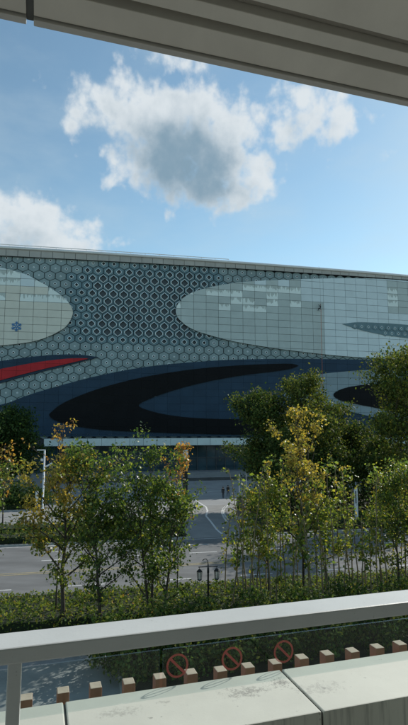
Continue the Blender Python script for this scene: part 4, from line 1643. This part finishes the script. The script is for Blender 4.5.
def person(name, label, loc, rz, J, jacket, trousers, helmet=None):
    """skinned figure grown from joints; J maps joint names to positions"""
    names = list(J)
    E = [('pelvis', 'waist'), ('waist', 'chest'), ('chest', 'neck'), ('neck', 'head'), ('head', 'crown')]
    for s in 'lr':
        E += [('chest', 'sh_' + s), ('sh_' + s, 'el_' + s), ('el_' + s, 'wr_' + s), ('wr_' + s, 'ha_' + s), ('pelvis', 'hip_' + s), ('hip_' + s, 'kn_' + s), ('kn_' + s, 'an_' + s), ('an_' + s, 'to_' + s)]
    rad = {'pelvis': (.15, .11), 'waist': (.135, .10), 'chest': (.165, .11), 'neck': (.055, .055), 'head': (.085, .095), 'crown': (.07, .08), 'sh': (.075, .07), 'el': (.048, .048),
           'wr': (.034, .034), 'ha': (.03, .04), 'hip': (.095, .09), 'kn': (.065, .065), 'an': (.045, .045), 'to': (.04, .035)}
    me = bpy.data.meshes.new('body')
    me.from_pydata([J[n] for n in names], [(names.index(a), names.index(b_)) for a, b_ in E], [])
    o = bpy.data.objects.new('body_skeleton', me)
    col.objects.link(o)
    md = o.modifiers.new('skin', 'SKIN')
    md.branch_smoothing = .4
    sk = me.skin_vertices[0].data
    for i, n in enumerate(names):
        sk[i].radius = rad[n.split('_')[0]]
        sk[i].use_root = (n == 'pelvis')
    sub = o.modifiers.new('sub', 'SUBSURF')
    sub.levels = sub.render_levels = 2
    dg = bpy.context.evaluated_depsgraph_get()
    me2 = bpy.data.meshes.new_from_object(o.evaluated_get(dg))
    bpy.data.objects.remove(o)
    me2.name = 'body'
    me2.materials.clear()
    for m in (jacket, trousers, M_skin, M_shoe):
        me2.materials.append(m)
    keyv = [(Vector(J[n]), n.split('_')[0]) for n in names]
    cls = {'pelvis': 1, 'waist': 0, 'chest': 0, 'neck': 2, 'head': 2, 'crown': 2, 'sh': 0, 'el': 0, 'wr': 0, 'ha': 2, 'hip': 1, 'kn': 1, 'an': 1, 'to': 3}
    for p in me2.polygons:
        c = p.center
        p.material_index = cls[min(keyv, key=lambda q: (q[0] - c).length)[1]]
        p.use_smooth = True
    root = empty(name, loc, label, 'person')
    root.rotation_euler.z = rz
    bo = bpy.data.objects.new('body', me2)
    col.objects.link(bo)
    bo.parent = root
    hd, cr = Vector(J['head']), Vector(J['crown'])
    mid = hd.lerp(cr, .55)
    hair = MB().lathe(mid + Vector((0, .015, -.05)), [(.098, 0), (.108, .05), (.10, .10), (.07, .14), (.02, .16)], 12)
    hair.build('helmet' if helmet else 'hair', helmet or M_hair, root, True)
    for dx in (-.03, .03):
        MB().lathe(hd + Vector((dx, -.088, .015)), [(.004, -.008), (.011, 0), (.004, .008)], 6).build('eye', M_hair, root, True)
    MB().add([hd + Vector(q) for q in ((0, -.09, .01), (-.014, -.088, -.03), (.014, -.088, -.03), (0, -.118, -.026))], [(0, 1, 3), (0, 3, 2), (1, 2, 3)]).build('nose', M_skin, root)
    return root


STAND = {'pelvis': (0, 0, .93), 'waist': (0, 0, 1.08), 'chest': (0, 0, 1.32), 'neck': (0, -.01, 1.47), 'head': (0, -.03, 1.57), 'crown': (0, -.02, 1.66)}
for s, g in (('l', -1), ('r', 1)):
    STAND.update({'sh_' + s: (g * .18, 0, 1.38), 'el_' + s: (g * .23, .03, 1.12), 'wr_' + s: (g * .23, -.06, .88), 'ha_' + s: (g * .22, -.08, .80), 'hip_' + s: (g * .09, 0, .86),
                  'kn_' + s: (g * .10, -.06 - g * .08, .48), 'an_' + s: (g * .10, .02 - g * .14, .09), 'to_' + s: (g * .11, -.12 - g * .14, .04)})
for px, r_, rz, lab in ((222.8, 78.5, 2.9, 'person in dark jacket on the shaded plaza, nearer the curved white line'),
                        (227.6, 80.5, .4, 'person in dark clothes on the shaded plaza, nearer the gate pillar')):
    b = base_at(px, r_)
    b.z = .0105
    person('person', lab, b, rz, STAND, M_clothd, M_clothb)

# rope-access worker washing the white panels
wu, wv = to_uv(318.3, 310)
SIT = {'pelvis': (0, 0, .45), 'waist': (0, .02, .60), 'chest': (0, .04, .84), 'neck': (0, .05, .99), 'head': (0, .03, 1.09), 'crown': (0, .04, 1.18)}
for s, g in (('l', -1), ('r', 1)):
    SIT.update({'sh_' + s: (g * .18, .04, .90), 'el_' + s: (g * .27, .20, .82 + g * .12), 'wr_' + s: (g * .24, .38, .98 + g * .18), 'ha_' + s: (g * .22, .46, 1.02 + g * .2), 'hip_' + s: (g * .10, .06, .42),
                'kn_' + s: (g * .14, .42, .40), 'an_' + s: (g * .15, .46, .02), 'to_' + s: (g * .16, .58, -.02)})
n = FN(wu)
wl = FP(wu, wv - .35, 1.35)
wrz = math.atan2(n.x, -n.y) + R(70)
wk = person('person', 'rope access worker in black clothes hanging on the white oval facade panels', wl, wrz, SIT, M_clothd, M_clothb, mat('helmet_dark', (.03, .03, .035), .4))
wk.scale = (1.3, 1.3, 1.3)
M_rope = mat('orange_rope', (.45, .13, .07), .8, var=.15)
M_rope2 = mat('grey_rope', (.22, .24, .25), .8, var=.15)
sq = lambda z: (wl + n * -.02 + UPV * z)
MB().tube([FP(wu, HTOP + .2, .9), FP(wu, HTOP - .3, 1.12), FP(wu, HTOP - 3, 1.35), sq(1.35)], .022, 5).build('safety_rope', M_rope2)
tag(bpy.data.objects['safety_rope'], 'thin grey rope from the roof edge down to the hanging worker', 'rope')
MB().tube([sq(.2) + n * .15, FP(wu + .05, wv - 4, 1.2), FP(wu + .1, 20.5, 1.0), FP(wu + .1, 17.5, .95)], .05, 5).build('orange_rope', M_rope)
tag(bpy.data.objects['orange_rope'], 'orange rope hanging below the worker down the white panels', 'rope')
seat = empty('work_seat', sq(.28), 'small dark board seat carrying the hanging rope worker', 'seat')
seat.rotation_euler.z = wrz
MB().box((-.28, .28), (-.10, .24), (.0, .04)).build('board', M_lampblack, seat, bevel=.01)
for sx in (-.26, .26):
    MB().tube([Vector((sx, .05, .04)), Vector((0, .02, 1.05))], .012, 4).build('strap', M_rope2, seat)
bk = MB().lathe((.42, 0, -.35), [(.11, 0), (.14, .28), (.13, .28), (.10, .02)], 10)
bk.build('bucket', M_polewhite, seat, True)
MB().tube([Vector((.42, 0, -.08)), Vector((.27, .02, .02))], .008, 4).build('bucket_cord', M_rope2, seat)
